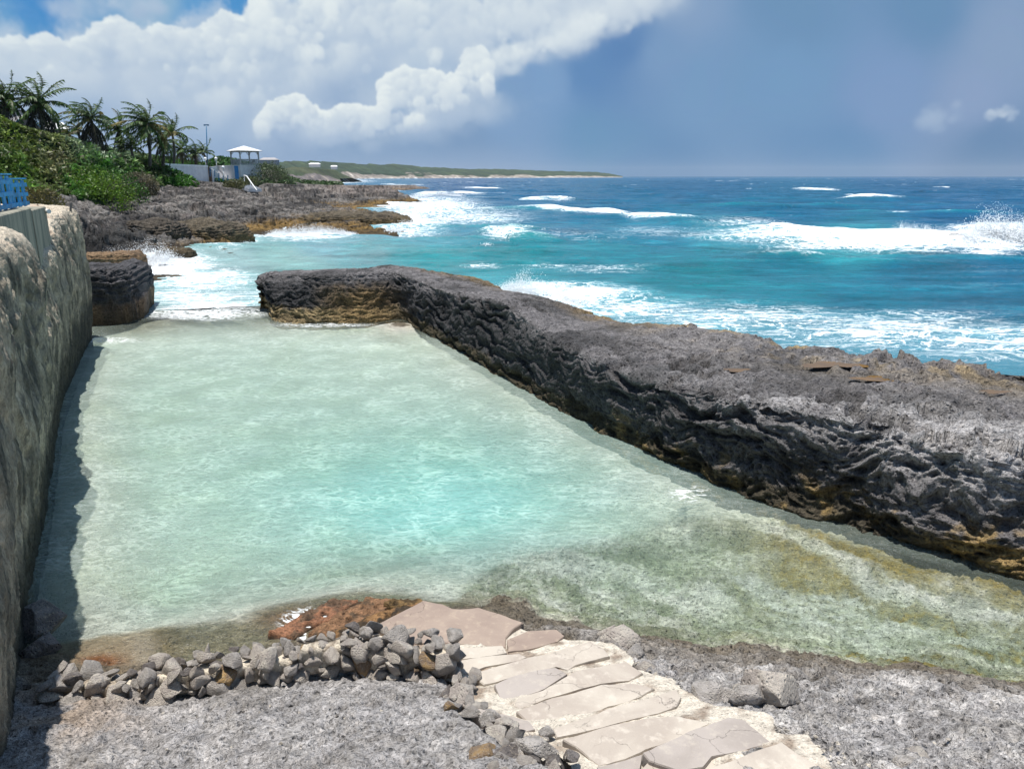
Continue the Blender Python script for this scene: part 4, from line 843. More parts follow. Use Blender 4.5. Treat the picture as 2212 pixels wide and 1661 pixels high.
lay = fbm(np.c_[V[:, 0] * .10, V[:, 1] * .10, V[:, 2] * 2.4 + .8 * a2], 5, 75); col = mixc(col, alb((54, 52, 52)), sm(.0, .25, lay) * .8 * (1 - veg)); col = mixc(col, alb((52, 46, 34)), sm(.35, .12, zz) * .7)  # dark layer bands also stand in for shade under the ledges
col = col * (1 - .5 * sm(.35, .05, f1) - .35 * sm(.35, .1, f2_))[:, None]; crk = np.abs(fbm(V * [.5, .9, 2.2], 5, 73)); col = col * (1 - .75 * sm(.09, .0, crk))[:, None]  # hollows and cracks darkened in colour for deep shadow
col = mixc(col, alb((46, 66, 30)), sm(.3, .6, veg + .3 * a1))
M_coast = rockmat('coast_rock', .45, 1., .5, stretch=(1, 1, 2.), dark=.4)
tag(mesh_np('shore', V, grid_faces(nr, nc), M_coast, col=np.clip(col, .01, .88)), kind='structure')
def cz(x, y): return float(cf(np.array([[x, y]]))[0])
# ================================================================ outcrops at the foot of the coast
def outcrop(px, py, dims, rz, seed, label, cols, zc=None, strata=.5, pw=.55, amp=.5, nu=200, nv=110, Yd=None, sdir=None):
    c0 = P(px, py, 0) if Yd is None else Q(px, py, Yd)
    if zc is not None: c0[2] = zc
    Gx, d, F = blob_rock('rock', c0, dims, math.radians(rz), amp, strata, seed, nu, nv, pw, sdir, fine=1.6)
    V = Gx.reshape(-1, 3); n_ = fbm(V * 1.2, 5, seed); hi, lo, wl = [alb(k) for k in cols]
    c = mixc(np.tile(hi, (len(V), 1)), hi * .5, sm(-.1, .4, n_)); c = mixc(c, lo, sm(1.3, .5, V[:, 2] + .7 * n_) * .9); c = mixc(c, wl, sm(.35, .1, V[:, 2] + .2 * n_) * .8)
    return tag(mesh_np('rock', V, F, M_coast, col=np.clip(c, .01, .8)), label, 'rock')
BR_ = [(110, 100, 84), (124, 104, 68), (66, 56, 40)]; DK_ = [(84, 82, 84), (70, 68, 62), (50, 46, 38)]
outcrop(440, 526, (7.4, 6.0, 3.1), -18, 3, 'long brown rounded rock running out into the surf below the dark cave', BR_, .15, .4, .6, .5)
outcrop(335, 537, (5, 5, 3.4), 10, 5, 'dark brown hump of rock at the left end of the surf', [(96, 88, 78), (126, 108, 78), (70, 60, 44)], .3)
outcrop(215, 545, (3.4, 3.6, 3.0), 0, 7, 'dark rounded boulder just beyond the end of the cliff wall', DK_, .5)
outcrop(178, 515, (3.8, 4, 4.2), 20, 8, 'dark upper boulder above the one beside the cliff wall end', DK_, 1.5)
outcrop(320, 466, (5.4, 5, 3.6), 5, 9, 'black overhanging ledge block in the middle of the layered shore', [(70, 68, 68), (44, 42, 42), (36, 34, 34)], 1.9, .8, .35, .5)
outcrop(380, 556, (2.6, 1.6, 1.1), 10, 12, 'small wet rock standing alone in the white surf', [(110, 96, 78), (96, 84, 64), (70, 60, 46)], .1, .2, .7, .25, 80, 50)
outcrop(245, 578, (3.6, 2.6, 1.4), 10, 15, 'pale brown slab at the waterline behind the squat block', [(150, 124, 98), (130, 106, 78), (90, 76, 56)], .15, .6, .5, .3, 120, 70)
outcrop(768, 488, (12.5, 8, 2.4), -6, 21, 'low brown tip of the rock shelf washed by breakers', BR_, .1, .5, .6, .5)
outcrop(742, 434, (19, 12, 2.6), -4, 22, 'more distant ochre tip of the rock shelf', [(136, 116, 88), (146, 122, 78), (90, 76, 50)], .1, .5, .6, .5)
outcrop(1960, 512, (3.6, 1.3, .7), -6, 25, 'low dark reef rock showing through the right hand breaker', [(112, 96, 84), (96, 82, 70), (80, 70, 60)], .28, .3, .6, .2, 80, 50)
outcrop(2068, 523, (3.2, 1.2, .6), -6, 26, 'low reef rock beneath the tall burst of spray', [(112, 96, 84), (96, 82, 70), (80, 70, 60)], .28, .3, .6, .2, 80, 50)

# ================================================================ stones
def stone_mesh(seed, facets=11, sub=3, flat_=1.):
    import bmesh
    rg = np.random.default_rng(seed); bm = bmesh.new(); bmesh.ops.create_icosphere(bm, subdivisions=sub + 1, radius=1)
    V = np.array([v.co[:] for v in bm.verts])
    V *= 1 + (.34 * fbm(V * 1.1, 3, seed)[:, None] + .10 * fbm(V * 3, 3, seed + 1)[:, None])
    for _ in range(facets):
        n = rg.normal(size=3); n /= np.linalg.norm(n); dd_ = rg.uniform(.40, .80); k = V @ n; m = k > dd_; V[m] -= np.outer((k[m] - dd_) * .97, n)
    V *= 1.3; V *= [1, rg.uniform(.65, 1), rg.uniform(.55, .85) * flat_]
    V += V * (.05 * fbm(V * 4, 4, seed + 2, ridge=True)[:, None] + .025 * fbm(V * 12, 3, seed + 3)[:, None])
    for v, c_ in zip(bm.verts, V): v.co = c_
    me = bpy.data.meshes.new('stone'); bm.to_mesh(me); bm.free(); me.polygons.foreach_set('use_smooth', [True] * len(me.polygons)); return me
def stonemat(name, a, b, d_, sc_=3.):
    t = NT(name); g_ = t.n('ShaderNodeTexCoord').outputs['Object']; oi = t.n('ShaderNodeObjectInfo'); rnd = oi.outputs['Random']
    ov = t.n('ShaderNodeVectorMath', operation='ADD'); t.set(ov.inputs[0], g_); cc_ = t.n('ShaderNodeCombineXYZ'); t.set(cc_.inputs[0], t.math('MULTIPLY', rnd, 40)); t.set(ov.inputs[1], cc_.outputs[0]); p = ov.outputs[0]
    n1 = t.noise(p, 1.4, 6, .6, .4); n2 = t.noise(p, 7, 8, .7); v = t.vor(p, 6)
    c = t.mix(t.mr(n1, .38, .6), tuple(a), tuple(b)); c = t.mix(t.mr(n2, .5, .68, 0, .8), c, tuple(d_)); c = t.mix(t.math('MULTIPLY', t.mr(rnd, .0, 1, 0, .5), 1.), c, tuple(np.array(b) * .75))
    h = t.math('ADD', n2, t.math('MULTIPLY', t.mr(v, .05, .4), .5)); return t.surf(Base_Color=c, Roughness=.9, Normal=t.bump(h, .8, .09))
M_st = [stonemat('grey_stone', alb((218, 210, 203)), alb((176, 168, 160)), alb((240, 231, 216))), stonemat('pale_stone', alb((236, 226, 210)), alb((200, 188, 178)), alb((240, 232, 218))), stonemat('dark_stone', alb((160, 152, 148)), alb((118, 110, 106)), alb((206, 190, 168))), stonemat('ochre_stone', alb((206, 168, 110)), alb((160, 136, 112)), alb((216, 206, 190)))]
SM = []
for k in range(14):
    me = stone_mesh(100 + k, 13 + k % 5, 2 if k < 12 else 3); SM.append(me)
def stone(pos, r, mat, label, group=None, k=None, flat_=1., rz=None):
    me = SM[k if k is not None else rng.integers(0, 12)]
    key = (me.name, mat.name)
    me2 = bpy.data.meshes.get('stone_%s_%s' % key)
    if me2 is None: me2 = me.copy(); me2.name = 'stone_%s_%s' % key; me2.materials.clear(); me2.materials.append(mat)
    o = bpy.data.objects.new('stone', me2); C.objects.link(o); o.location = [float(a) for a in pos]; o.scale = (r * rng.uniform(.8, 1.35), r * rng.uniform(.75, 1.15), r * rng.uniform(.7, 1.1) * flat_)
    o.rotation_euler = (rng.normal() * .5, rng.normal() * .5, rng.uniform(0, 6.28) if rz is None else rz); return tag(o, label, 'stone', group)
wl = [(104, 1502, .3), (190, 1508, .32), (300, 1510, .34), (390, 1500, .36), (470, 1488, .4), (560, 1476, .42), (650, 1462, .44), (740, 1452, .46), (830, 1462, .48), (920, 1470, .5), (975, 1475, .52)]
wp = crom(np.array([P(*a) for a in wl]), 300); dl = np.r_[0, np.cumsum(np.linalg.norm(np.diff(wp, axis=0), axis=1))]
GRP = 'stones stacked in the low wall along the pool edge'
for course in range(4):
    for row in range(3):
        s = rng.uniform(0, .1)
        while s < dl[-1]:
            f = s / dl[-1]; r_ = rng.choice([rng.uniform(.045, .075), rng.uniform(.075, .125)]) * (1.18 if course == 0 else 1.0) * (1. if f > .3 else 1.1)
            p_ = np.array([np.interp(s, dl, wp[:, k]) for k in range(3)])
            if not (course == 3 and f < .72) and not (course == 2 and f < .22):
                p_ = p_ + [rng.normal() * .03, .125 * row - .03 + rng.normal() * .025 + course * .02, .04 + course * .105 + rng.normal() * .015]
                m_ = M_st[rng.choice(4, p=[.44, .44, .09, .03])]
                sec = 'flat left stretch, nearest the cliff shadow' if f < .3 else ('middle stretch behind the bare rock' if f < .62 else 'tall heaped right end beside the steps')
                stone(p_, r_, m_, 'rough %s in the %s of the low wall' % ({'grey_stone': 'grey stone', 'pale_stone': 'pale stone', 'dark_stone': 'dark stone', 'ochre_stone': 'ochre stone'}[m_.name], sec), GRP, flat_=.85 if f < .3 else 1.)
            s += r_ * 2.0
# the mortar that holds the low wall together
cr2 = []
for k_ in range(0, 300, 3):
    f = k_ / 300; c_ = wp[k_] + [0, .1, 0]; hgt_ = (.16 if f < .22 else (.25 if f < .6 else .34)); ring_ = []
    for a_ in np.linspace(0, 2 * np.pi, 28, endpoint=False): ring_.append(c_ + [0, (.10 if f < .97 else .04) * np.sign(math.cos(a_)) * abs(math.cos(a_)) ** .5, hgt_ * .5 + (hgt_ * .5 + .02) * np.sign(math.sin(a_)) * abs(math.sin(a_)) ** .6 - .04])
    cr2.append(ring_)
Gm = crom(np.array(cr2), 500); Vm = Gm.reshape(-1, 3); Nm = Vm - np.repeat(Gm.mean(1), 28, 0); Nm /= np.linalg.norm(Nm, axis=1)[:, None]
Vm = Vm + Nm * (.05 * fbm(Vm * 5, 4, 8) - .03)[:, None]; cm_ = mixc(np.tile(alb((222, 210, 190)), (len(Vm), 1)), alb((150, 136, 120)), sm(-.1, .3, fbm(Vm * 6, 4, 9)))
tag(mesh_np('mortar_core', Vm, grid_faces(500, 28, True), rockmat('wall_mortar', 2.4, .8, .3), col=cm_), 'cream mortar showing between the stones of the low pool wall', 'mortar')
# loose rubble down the left side of the steps
G2R = 'rubble stones edging the left side of the steps'
for (px, py, n_, sp_) in [(985, 1440, 6, 22), (1000, 1480, 6, 24), (975, 1510, 5, 22), (1010, 1530, 6, 26), (1050, 1555, 6, 26), (1085, 1580, 5, 24), (1110, 1610, 5, 26), (1150, 1640, 6, 26), (1215, 1655, 5, 30), (1080, 1650, 4, 26), (1180, 1615, 4, 20)]:
    for _ in range(n_):
        x_, y_ = px + rng.normal() * sp_ * .6, py + rng.normal() * sp_ * .5; zg = .5 + (y_ - 1440) / 210 * .62; p_ = P(x_, y_, zg); r_ = rng.uniform(.03, .10); m_ = M_st[rng.choice(4, p=[.36, .48, .10, .06])]
        stone(p_ + [0, 0, r_ * .3], r_, m_, 'small %s in the rubble edging the left side of the steps' % {'grey_stone': 'grey stone', 'pale_stone': 'cream stone', 'dark_stone': 'dark stone', 'ochre_stone': 'ochre stone'}[m_.name], G2R)
def one(px, py, z, r_, m_, label, k=13, fl=.9):
    o = stone(P(px, py, z), r_, m_, label, k=k, flat_=fl, rz=(px * .37) % 6.28); me_ = o.data; dm = max(me_.vertices[i].co.length for i in range(0, len(me_.vertices), 5))
    cs = np.array([v.co[:] for v in me_.vertices]); ex = np.ptp(cs, axis=0) / 2; o.scale = (r_ * 1.1 / ex[0], r_ * .95 / ex[1], r_ * .9 * fl / ex[2]); o.rotation_euler[0] = .15; o.rotation_euler[1] = -.2
one(1044, 1636, 1.06, .13, M_st[3], 'orange tinted rounded stone low in the foreground rubble', 12)
one(1090, 1640, 1.08, .14, M_st[2], 'dark pitted stone right of the orange one in the rubble', 13)
one(1160, 1625, 1.08, .15, M_st[0], 'grey pitted stone at the foot of the near steps', 12)
one(1000, 1500, .74, .16, M_st[1], 'large pale stone capping the end of the low wall')
one(1672, 1486, .98, .24, M_st[1], 'biggest pale boulder on the grey shore right of the steps', 13, .95)
one(1620, 1508, .92, .16, M_st[0], 'smooth grey stone leaning on the biggest boulder', 12)
one(1584, 1520, .84, .12, M_st[0], 'small brownish stone between the boulder and the steps', 3)
one(1532, 1504, .86, .18, M_st[0], 'flat grey stone at the right edge of the steps', 5, .6)
one(1622, 1478, .80, .09, M_st[2], 'small dark stone tucked behind the biggest boulder', 7)
one(1600, 1492, .80, .10, M_st[1], 'cream stone chip behind the leaning grey stone', 8)
one(1338, 1388, .36, .20, M_st[1], 'cream boulder at the top right corner of the stone platform', 12)
one(1308, 1374, .32, .13, M_st[1], 'pale angular stone beside the stone platform near the water', 3)
one(1368, 1420, .42, .14, M_st[0], 'grey stone below the cream boulder by the platform', 6)
one(1400, 1452, .52, .12, M_st[1], 'cream rubble stone on the right edge halfway up the steps', 2)
one(1980, 1640, 1.2, .11, M_st[1], 'cream stone at the bottom edge right of the last step', 4)
one(1950, 1655, 1.22, .12, M_st[0], 'grey stone against the corner of the last step', 5)
one(1905, 1640, 1.2, .06, M_st[1], 'tiny white stone on the gravel beside the last step', 6)
one(88, 1345, -.02, .28, M_st[2], 'dark wet boulder in the shadow at the foot of the cliff wall', 12)
one(98, 1395, .05, .22, M_st[2], 'second dark boulder in the cliff shadow nearer the low wall', 13)

# ================================================================ stone steps
def z6(X_, Y_): return (900 + X_ / 2.458) / 1.1302, (1400 + Y_ / 2.458) / 1.1302
def z7(X_, Y_): return (1500 + X_ / 2.212) / 1.1302, (1400 + Y_ / 2.212) / 1.1302
steps = empty('stone_steps', P(1150, 1500, .55), 'cream and grey flagstone steps leading down to the pool', 'steps')
steps['category'] = 'steps'; org = np.array(steps.location)
def flagmat(name, a, b, e_, sc_=1.1):
    t = NT(name); p = t.pos(); n1 = t.noise(p, sc_, 6, .6, .6); n2 = t.noise(p, 9, 8, .65); n3 = t.noise(p, 60, 5, .7)
    c = t.mix(t.mr(n1, .36, .62), tuple(a), tuple(b)); c = t.mix(t.mr(n2, .5, .7, 0, .6), c, tuple(e_))

    wv_ = t.n('ShaderNodeVectorMath', operation='MULTIPLY_ADD'); t.set(wv_.inputs[0], t.noise(p, 5, 5, out=1)); wv_.inputs[1].default_value = (.4, .4, .4); t.set(wv_.inputs[2], p)
    ck = t.vor(wv_.outputs[0], 1.35, 'DISTANCE_TO_EDGE'); ckm = t.math('MULTIPLY', t.mr(ck, .008, .0), t.mr(t.noise(p, 2, 2), .45, .6)); c = t.mix(t.math('MULTIPLY', ckm, .6), c, tuple(np.array(b) * .4))
    c = t.mix(t.mr(n3, .62, .75, 0, .35), c, (.12, .10, .08))
    return t.surf(Base_Color=c, Roughness=.85, Normal=t.bump(t.math('SUBTRACT', t.math('ADD', n2, t.math('MULTIPLY', n3, .3)), t.math('MULTIPLY', ckm, .8)), .55, .02))
MF = {'cream': flagmat('cream_flagstone', alb((198, 188, 174)), alb((176, 164, 152)), alb((214, 204, 190))), 'grey': flagmat('grey_flagstone', alb((178, 168, 160)), alb((162, 152, 144)), alb((196, 186, 172))), 'plat': flagmat('platform_flagstone', alb((164, 146, 132)), alb((150, 132, 120)), alb((186, 168, 148))),
      'red': rockmat('algae_rock', 1.6, .9, .5)}
def slab(pts, z, mk, th=.11, part='step', wob_=.02, tilt=0):
    W = [P(a, b, z if not hasattr(z, '__len__') else z[i]) for i, (a, b) in enumerate(pts)]; Wn = []
    for i in range(len(W)):
        a, b = W[i], W[(i + 1) % len(W)]; n_ = max(2, int(np.linalg.norm(b - a) / .07))
        for k in range(n_):
            p_ = a + (b - a) * k / n_; Wn.append(p_)
    Wn = np.array(Wn); dn = np.stack([perlin(Wn * 3.1, 91), perlin(Wn * 3.1, 92), 0 * Wn[:, 0]], -1) + .35 * np.stack([perlin(Wn * 11, 93), perlin(Wn * 11, 94), 0 * Wn[:, 0]], -1); Wn = Wn + dn * wob_
    n = len(Wn); cen = Wn.mean(0); m = MB(); rings = [Wn, Wn + (cen - Wn) * .02 + [0, 0, .0]]
    top = Wn.copy(); top[:, :2] = cen[:2] + (top[:, :2] - cen[:2]) * .985; edge_ = Wn - [0, 0, .012]; bot_ = Wn - [0, 0, th]
    inner = [cen + (top - cen) * f for f in (.75, .5, .25)]
    allv = [bot_, edge_, top] + inner; allv = [a + np.c_[np.zeros((n, 2)), .006 * perlin(a * 4, 95)] - org for a in allv]; m.V = [tuple(map(float, v)) for a in allv for v in a] + [tuple(cen - org)]
    for r_ in range(len(allv) - 1): m.F += [(r_ * n + i, r_ * n + (i + 1) % n, (r_ + 1) * n + (i + 1) % n, (r_ + 1) * n + i) for i in range(n)]
    m.F += [((len(allv) - 1) * n + i, (len(allv) - 1) * n + (i + 1) % n, len(allv) * n) for i in range(n)]
    o = m.build(part, MF[mk], steps, smooth=False); return o
SL = [([z6(-2, 330), z6(330, 158), z6(440, 185), z6(500, 215), z6(560, 215), z6(660, 205), z6(800, 245), z6(930, 292), z6(880, 325), z6(830, 385), z6(820, 440), z6(640, 425), z6(400, 412), z6(260, 425), z6(200, 380)], .34, 'plat', .3, 'platform'),
      ([z6(830, 395), z6(960, 345), z6(1130, 335), z6(1180, 370), z6(1140, 410), z6(950, 455), z6(830, 470)], .37, 'plat', .2, 'step'),
      ([z6(470, 450), z6(640, 440), z6(800, 430), z6(825, 478), z6(640, 510), z6(500, 520)], .385, 'cream', .2, 'step'),
      ([z6(490, 530), z6(700, 500), z6(900, 480), z6(950, 500), z6(900, 520), z6(700, 560), z6(580, 600), z6(520, 575)], .42, 'cream', .2, 'step'),
      ([z6(606, 600), z6(740, 560), z6(880, 525), z6(990, 495), z6(1110, 475), z6(1180, 440), z6(1340, 405), z6(1410, 450), z6(1445, 495), z6(1250, 550), z6(1200, 580), z6(1130, 558), z6(900, 610), z6(760, 655), z6(690, 665)], .54, 'cream', .2, 'step'),
      ([z6(750, 662), z6(850, 620), z6(1000, 585), z6(1120, 560), z6(1190, 600), z6(1060, 690), z6(900, 740), z6(820, 785), z6(780, 740)], .64, 'grey', .22, 'step'),
      ([z6(870, 800), z6(900, 745), z6(1050, 700), z6(1250, 580), z6(1550, 530), z6(1640, 590), z6(1560, 640), z6(1380, 660), z6(1100, 740), z6(900, 815)], .70, 'cream', .2, 'step'),
      ([z6(880, 825), z6(1100, 750), z6(1400, 665), z6(1600, 655), z6(1720, 690), z6(1640, 740), z6(1440, 800), z6(1200, 880), z6(1040, 925), z6(980, 910)], .80, 'cream', .2, 'step'),
      ([z6(1110, 935), z6(1250, 880), z6(1450, 805), z6(1700, 735), z6(1850, 690), z6(1880, 740), z6(1855, 800), z6(1650, 860), z6(1400, 920), z6(1130, 985)], .92, 'cream', .22, 'step'),
      ([z6(1160, 995), z6(1420, 925), z6(1650, 868), z6(1850, 850), z6(2050, 900), z6(1920, 950), z6(1700, 1040), z6(1640, 1075), z6(1540, 1110), z6(1380, 1150), z6(1240, 1040)], 1.02, 'cream', .22, 'step'),
      ([z7(150, 970), z7(400, 850), z7(620, 775), z7(700, 790), z7(845, 915), z7(700, 955), z7(520, 985), z7(480, 1040), z7(330, 1060), z7(180, 1010)], 1.16, 'grey', .24, 'step'),
      ([z7(170, 1020), z7(330, 1070), z7(480, 1050), z7(560, 985), z7(540, 1100), z7(300, 1160), z7(60, 1150)], 1.12, 'cream', .2, 'step'),
      ([z7(440, 1085), z7(640, 1000), z7(910, 905), z7(990, 960), z7(1090, 1030), z7(1160, 1130), z7(400, 1180)], 1.28, 'cream', .24, 'step'),
      ([z6(620, 800), z6(730, 820), z6(860, 850), z6(960, 880), z6(1000, 930), z6(900, 960), z6(780, 950)], .86, 'grey', .2, 'step'),
      ([z6(1370, 1160), z6(1540, 1120), z6(1640, 1085), z6(1620, 1172), z6(1380, 1200)], 1.08, 'grey', .2, 'step')]
for pts, z, mk, th, part in SL: slab(pts, z, mk, th, part)
# rust-red algae covered slabs going down into the water
def lump_slab(pts, z, cols, seed):
    W = np.array([P(a, b, z) for a, b in pts]); n = 44
    u = np.linspace(0, len(W), 120, endpoint=False); i = u.astype(int); f = (u - i)[:, None]; O = W[i] * (1 - f) + W[(i + 1) % len(W)] * f
    O[:, :2] += .05 * np.stack([perlin(O * 3, seed), perlin(O * 3, seed + 1)], -1); cen = O.mean(0)
    rr = np.concatenate([[1.12, 1.06, 1.0], np.linspace(.97, 0.0, n)]); zo = np.concatenate([[-.6, -.25, -.05], np.zeros(n)])
    A = cen + (O[None] - cen) * rr[:, None, None]; A[..., 2] = z + zo[:, None]; Vx = A.reshape(-1, 3); m_ = np.repeat(rr < 1.01, 120)
    dd_ = .035 * fbm(Vx * 2.5, 5, seed, ridge=True) + .03 * fbm(Vx * 9, 3, seed + 3); f1, _ = worley(Vx * 5.5, seed); dd_ -= .05 * sm(.4, .1, f1); Vx[:, 2] += dd_
    c = mixc(np.tile(alb(cols[0]), (len(Vx), 1)), alb(cols[1]), sm(-.05, .2, fbm(Vx * 5, 4, seed + 7))); c = mixc(c, alb((44, 38, 30)), sm(.33, .15, f1) * .8)
    o = mesh_np('step', Vx - org, grid_faces(len(rr), 120, True), MF['red'], steps, np.clip(c, .01, .8)); tag(o, 'rust brown algae covered step awash at the water edge'); return o
def zz5(X_, Y_): return (X_ / 2.0109) / 1.1302, (1400 + Y_ / 2.0109) / 1.1302
lump_slab([zz5(1620, 300), zz5(1900, 180), zz5(2090, 150), zz5(1960, 250), zz5(1770, 345)], .16, [(140, 106, 70), (70, 58, 44)], 5)
lump_slab([zz5(1500, 300), zz5(1700, 180), zz5(1800, 120), zz5(1960, 140), zz5(1800, 240), zz5(1620, 320)], .08, [(140, 106, 78), (92, 74, 56)], 9)
lump_slab([zz5(1320, 290), zz5(1480, 210), zz5(1640, 125), zz5(1760, 125), zz5(1640, 220), zz5(1440, 320)], .02, [(146, 104, 78), (104, 82, 64)], 13)
lump_slab([zz5(1880, 150), zz5(1950, 120), zz5(2060, 125), zz5(2080, 150), zz5(1980, 180)], .14, [(120, 96, 62), (84, 68, 46)], 17)
# mortar bed between and under the flagstones
bedp = [z6(-20, 340), z6(330, 140), z6(660, 190), z6(940, 280), z6(1190, 330), z6(1420, 360), z6(1560, 430), z6(1600, 520), z6(1760, 600), z6(1900, 700), z7(560, 720), z7(800, 780), z7(880, 880), z7(1010, 900), z7(1120, 1000), z7(1260, 1180), z6(1200, 1250), z6(1210, 1060), z6(1080, 960), z6(880, 900), z6(620, 780), z6(560, 700), z6(560, 600), z6(440, 520), z6(380, 430), z6(190, 400)]
zt = [P(np.mean([a for a, _ in pts]), np.mean([b for _, b in pts]), z) for pts, z, *_ in SL]
zt += [P(*z6(0, 335), .30), P(*z6(1500, 420), .5), P(*z6(1700, 560), .68), P(*z7(880, 860), 1.2), P(*z7(1200, 1100), 1.36), P(*z6(600, 700), .6), P(*z6(1000, 980), .95)]
bf = tps(zt, .05)
bp = [P(a, b, .3 + (b - 1290) / 370 * .95)[:2] for a, b in bedp]; lo = np.min(bp, 0) - .2; hi = np.max(bp, 0) + .2
gx, gy = np.meshgrid(np.linspace(lo[0], hi[0], 420), np.linspace(lo[1], hi[1], 520)); xy = np.stack([gx.ravel(), gy.ravel()], -1)
inside = inpoly(xy + .06 * np.stack([perlin(np.c_[xy * 4, xy[:, :1] * 0], 1), perlin(np.c_[xy * 4, xy[:, :1] * 0], 2)], -1), bp); V = np.c_[xy, bf(xy) - .045]
V[:, 2] += .022 * fbm(V * 6, 4, 5) + .03 * fbm(V * 2.2, 3, 6); F = grid_faces(520, 420); F = F[inside[F].all(1)]
used = np.unique(F); rem = np.full(len(V), -1); rem[used] = np.arange(len(used))
cm = mixc(np.tile(alb((216, 206, 190)), (len(V), 1)), alb((160, 144, 128)), sm(-.1, .3, fbm(V * 4, 5, 7)))
mesh_np('mortar_bed', V[used] - org, rem[F], MF_b := rockmat('mortar', 2.4, .8, .3), steps, cm[used])
steps_xy = bp

for a_ in [(1800, 788, 70, 6, 1.72, 'long ochre rain puddle on the ridge top nearest the sea edge'), (1890, 818, 42, 6, 1.74, 'smaller ochre puddle just below the long one on the ridge top'), (1590, 799, 26, 4, 1.72, 'pale shallow puddle left on the ridge top'), (2150, 846, 30, 4, 1.7, 'thin brown puddle at the right end of the ridge top')]:
    tag(puddle(*a_[:4], a_[4] - .03), a_[5], 'puddle')
# ================================================================ plants
def leafmat(name, var=.35, tr=.3):
    t = NT(name); c = t.col(); p = t.pos(); n = t.noise(p, 1.2, 4); f = t.mr(n, .3, .7, 1 - var, 1 + var)
    cc = t.mix(1., c, t.n('ShaderNodeCombineColor', i_0=f, i_1=f, i_2=f).outputs[0], 'MULTIPLY')
    b = t.n('ShaderNodeBsdfPrincipled'); t.set(b.inputs['Base Color'], cc); b.inputs['Roughness'].default_value = .5; b.inputs['Specular IOR Level'].default_value = .35
    tl = t.n('ShaderNodeBsdfTranslucent'); t.set(tl.inputs[0], cc); m = t.n('ShaderNodeMixShader'); m.inputs[0].default_value = tr; t.t.links.new(b.outputs[0], m.inputs[1]); t.t.links.new(tl.outputs[0], m.inputs[2])
    t.t.links.new(m.outputs[0], t.out.inputs[0]); return t.m
M_leaf = leafmat('palm_leaf'); M_shrub = leafmat('shrub_leaf', .45); M_trunk = flat('palm_bark', (.10, .085, .07), .9, .4, 4, .8, .03); M_dry = leafmat('dry_frond', .4, .15)
def quads(name, Pq, col, mat, parent=None):   # Pq (n,4,3)
    n = len(Pq); return mesh_np(name, Pq.reshape(-1, 3), np.arange(n * 4).reshape(n, 4), mat, parent, np.repeat(col, 4, 0), smooth=False)
def frond_quads(base, az_, el_, L, rg, wind=(-1., 0, .05), droop=.9, col=(.05, .08, .02), W=.55, nleaf=32):
    d = np.array([math.cos(az_) * math.cos(el_), math.sin(az_) * math.cos(el_), math.sin(el_)]); p = np.array(base, float); pts = [p.copy()]; n = 16; wv_ = np.array(wind)
    for k in range(n):
        t_ = k / n; d = d + np.array([0, 0, -droop]) * (.05 + .10 * t_) + wv_ * (.04 + .09 * t_); d /= np.linalg.norm(d); p = p + d * L / n; pts.append(p.copy())
    pts = np.array(pts); out = []; cols = []; tt = np.linspace(.06, 1, nleaf)
    for t_ in tt:
        f = t_ * n; i = min(int(f), n - 1); c0 = pts[i] + (pts[i + 1] - pts[i]) * (f - i); tg_ = pts[i + 1] - pts[i]; tg_ /= np.linalg.norm(tg_)
        sd_ = np.cross(tg_, (0, 0, 1)); sd_ /= np.linalg.norm(sd_) + 1e-6
        ll = W * L / 3 * (math.sin(math.pi * min(1, t_ * .82 + .16)) ** .7) * rg.uniform(.8, 1.15)
        for s_ in (-1, 1):
            v = sd_ * s_ * .75 + tg_ * .62 + np.array([0, 0, -.40 - .3 * rg.random()]) + wv_ * .32 + rg.normal(0, .10, 3); v /= np.linalg.norm(v); w_ = .045 * L / 3
            u_ = np.cross(v, rg.normal(0, .3, 3) + [0, 0, 1]); u_ /= np.linalg.norm(u_); m_ = c0 + v * ll * .5 + [0, 0, .03]; e_ = c0 + v * ll + [0, 0, -.10 * ll]
            out.append([c0 - tg_ * w_ * 1.0, c0 + tg_ * w_, m_ + u_ * w_ * 1.1, m_ - u_ * w_ * 1.1]); out.append([m_ - u_ * w_ * 1.1, m_ + u_ * w_ * 1.1, e_ + u_ * .006, e_ - u_ * .006])
            cc = np.array(col) * rg.uniform(.6, 1.5); cols += [cc, cc * 1.1]
    for k in range(n):                                  # the rib
        a, b = pts[k], pts[k + 1]; sd_ = np.cross(b - a, (0, 0, 1)); sd_ /= np.linalg.norm(sd_) + 1e-6; w_ = .035 * (1 - k / n) + .008
        out.append([a - sd_ * w_, a + sd_ * w_, b + sd_ * w_, b - sd_ * w_]); cols.append((.16, .15, .06))
        out.append([a - [0, 0, w_], a + [0, 0, w_], b + [0, 0, w_], b - [0, 0, w_]]); cols.append((.12, .11, .05))
    return np.array(out), np.array(cols)
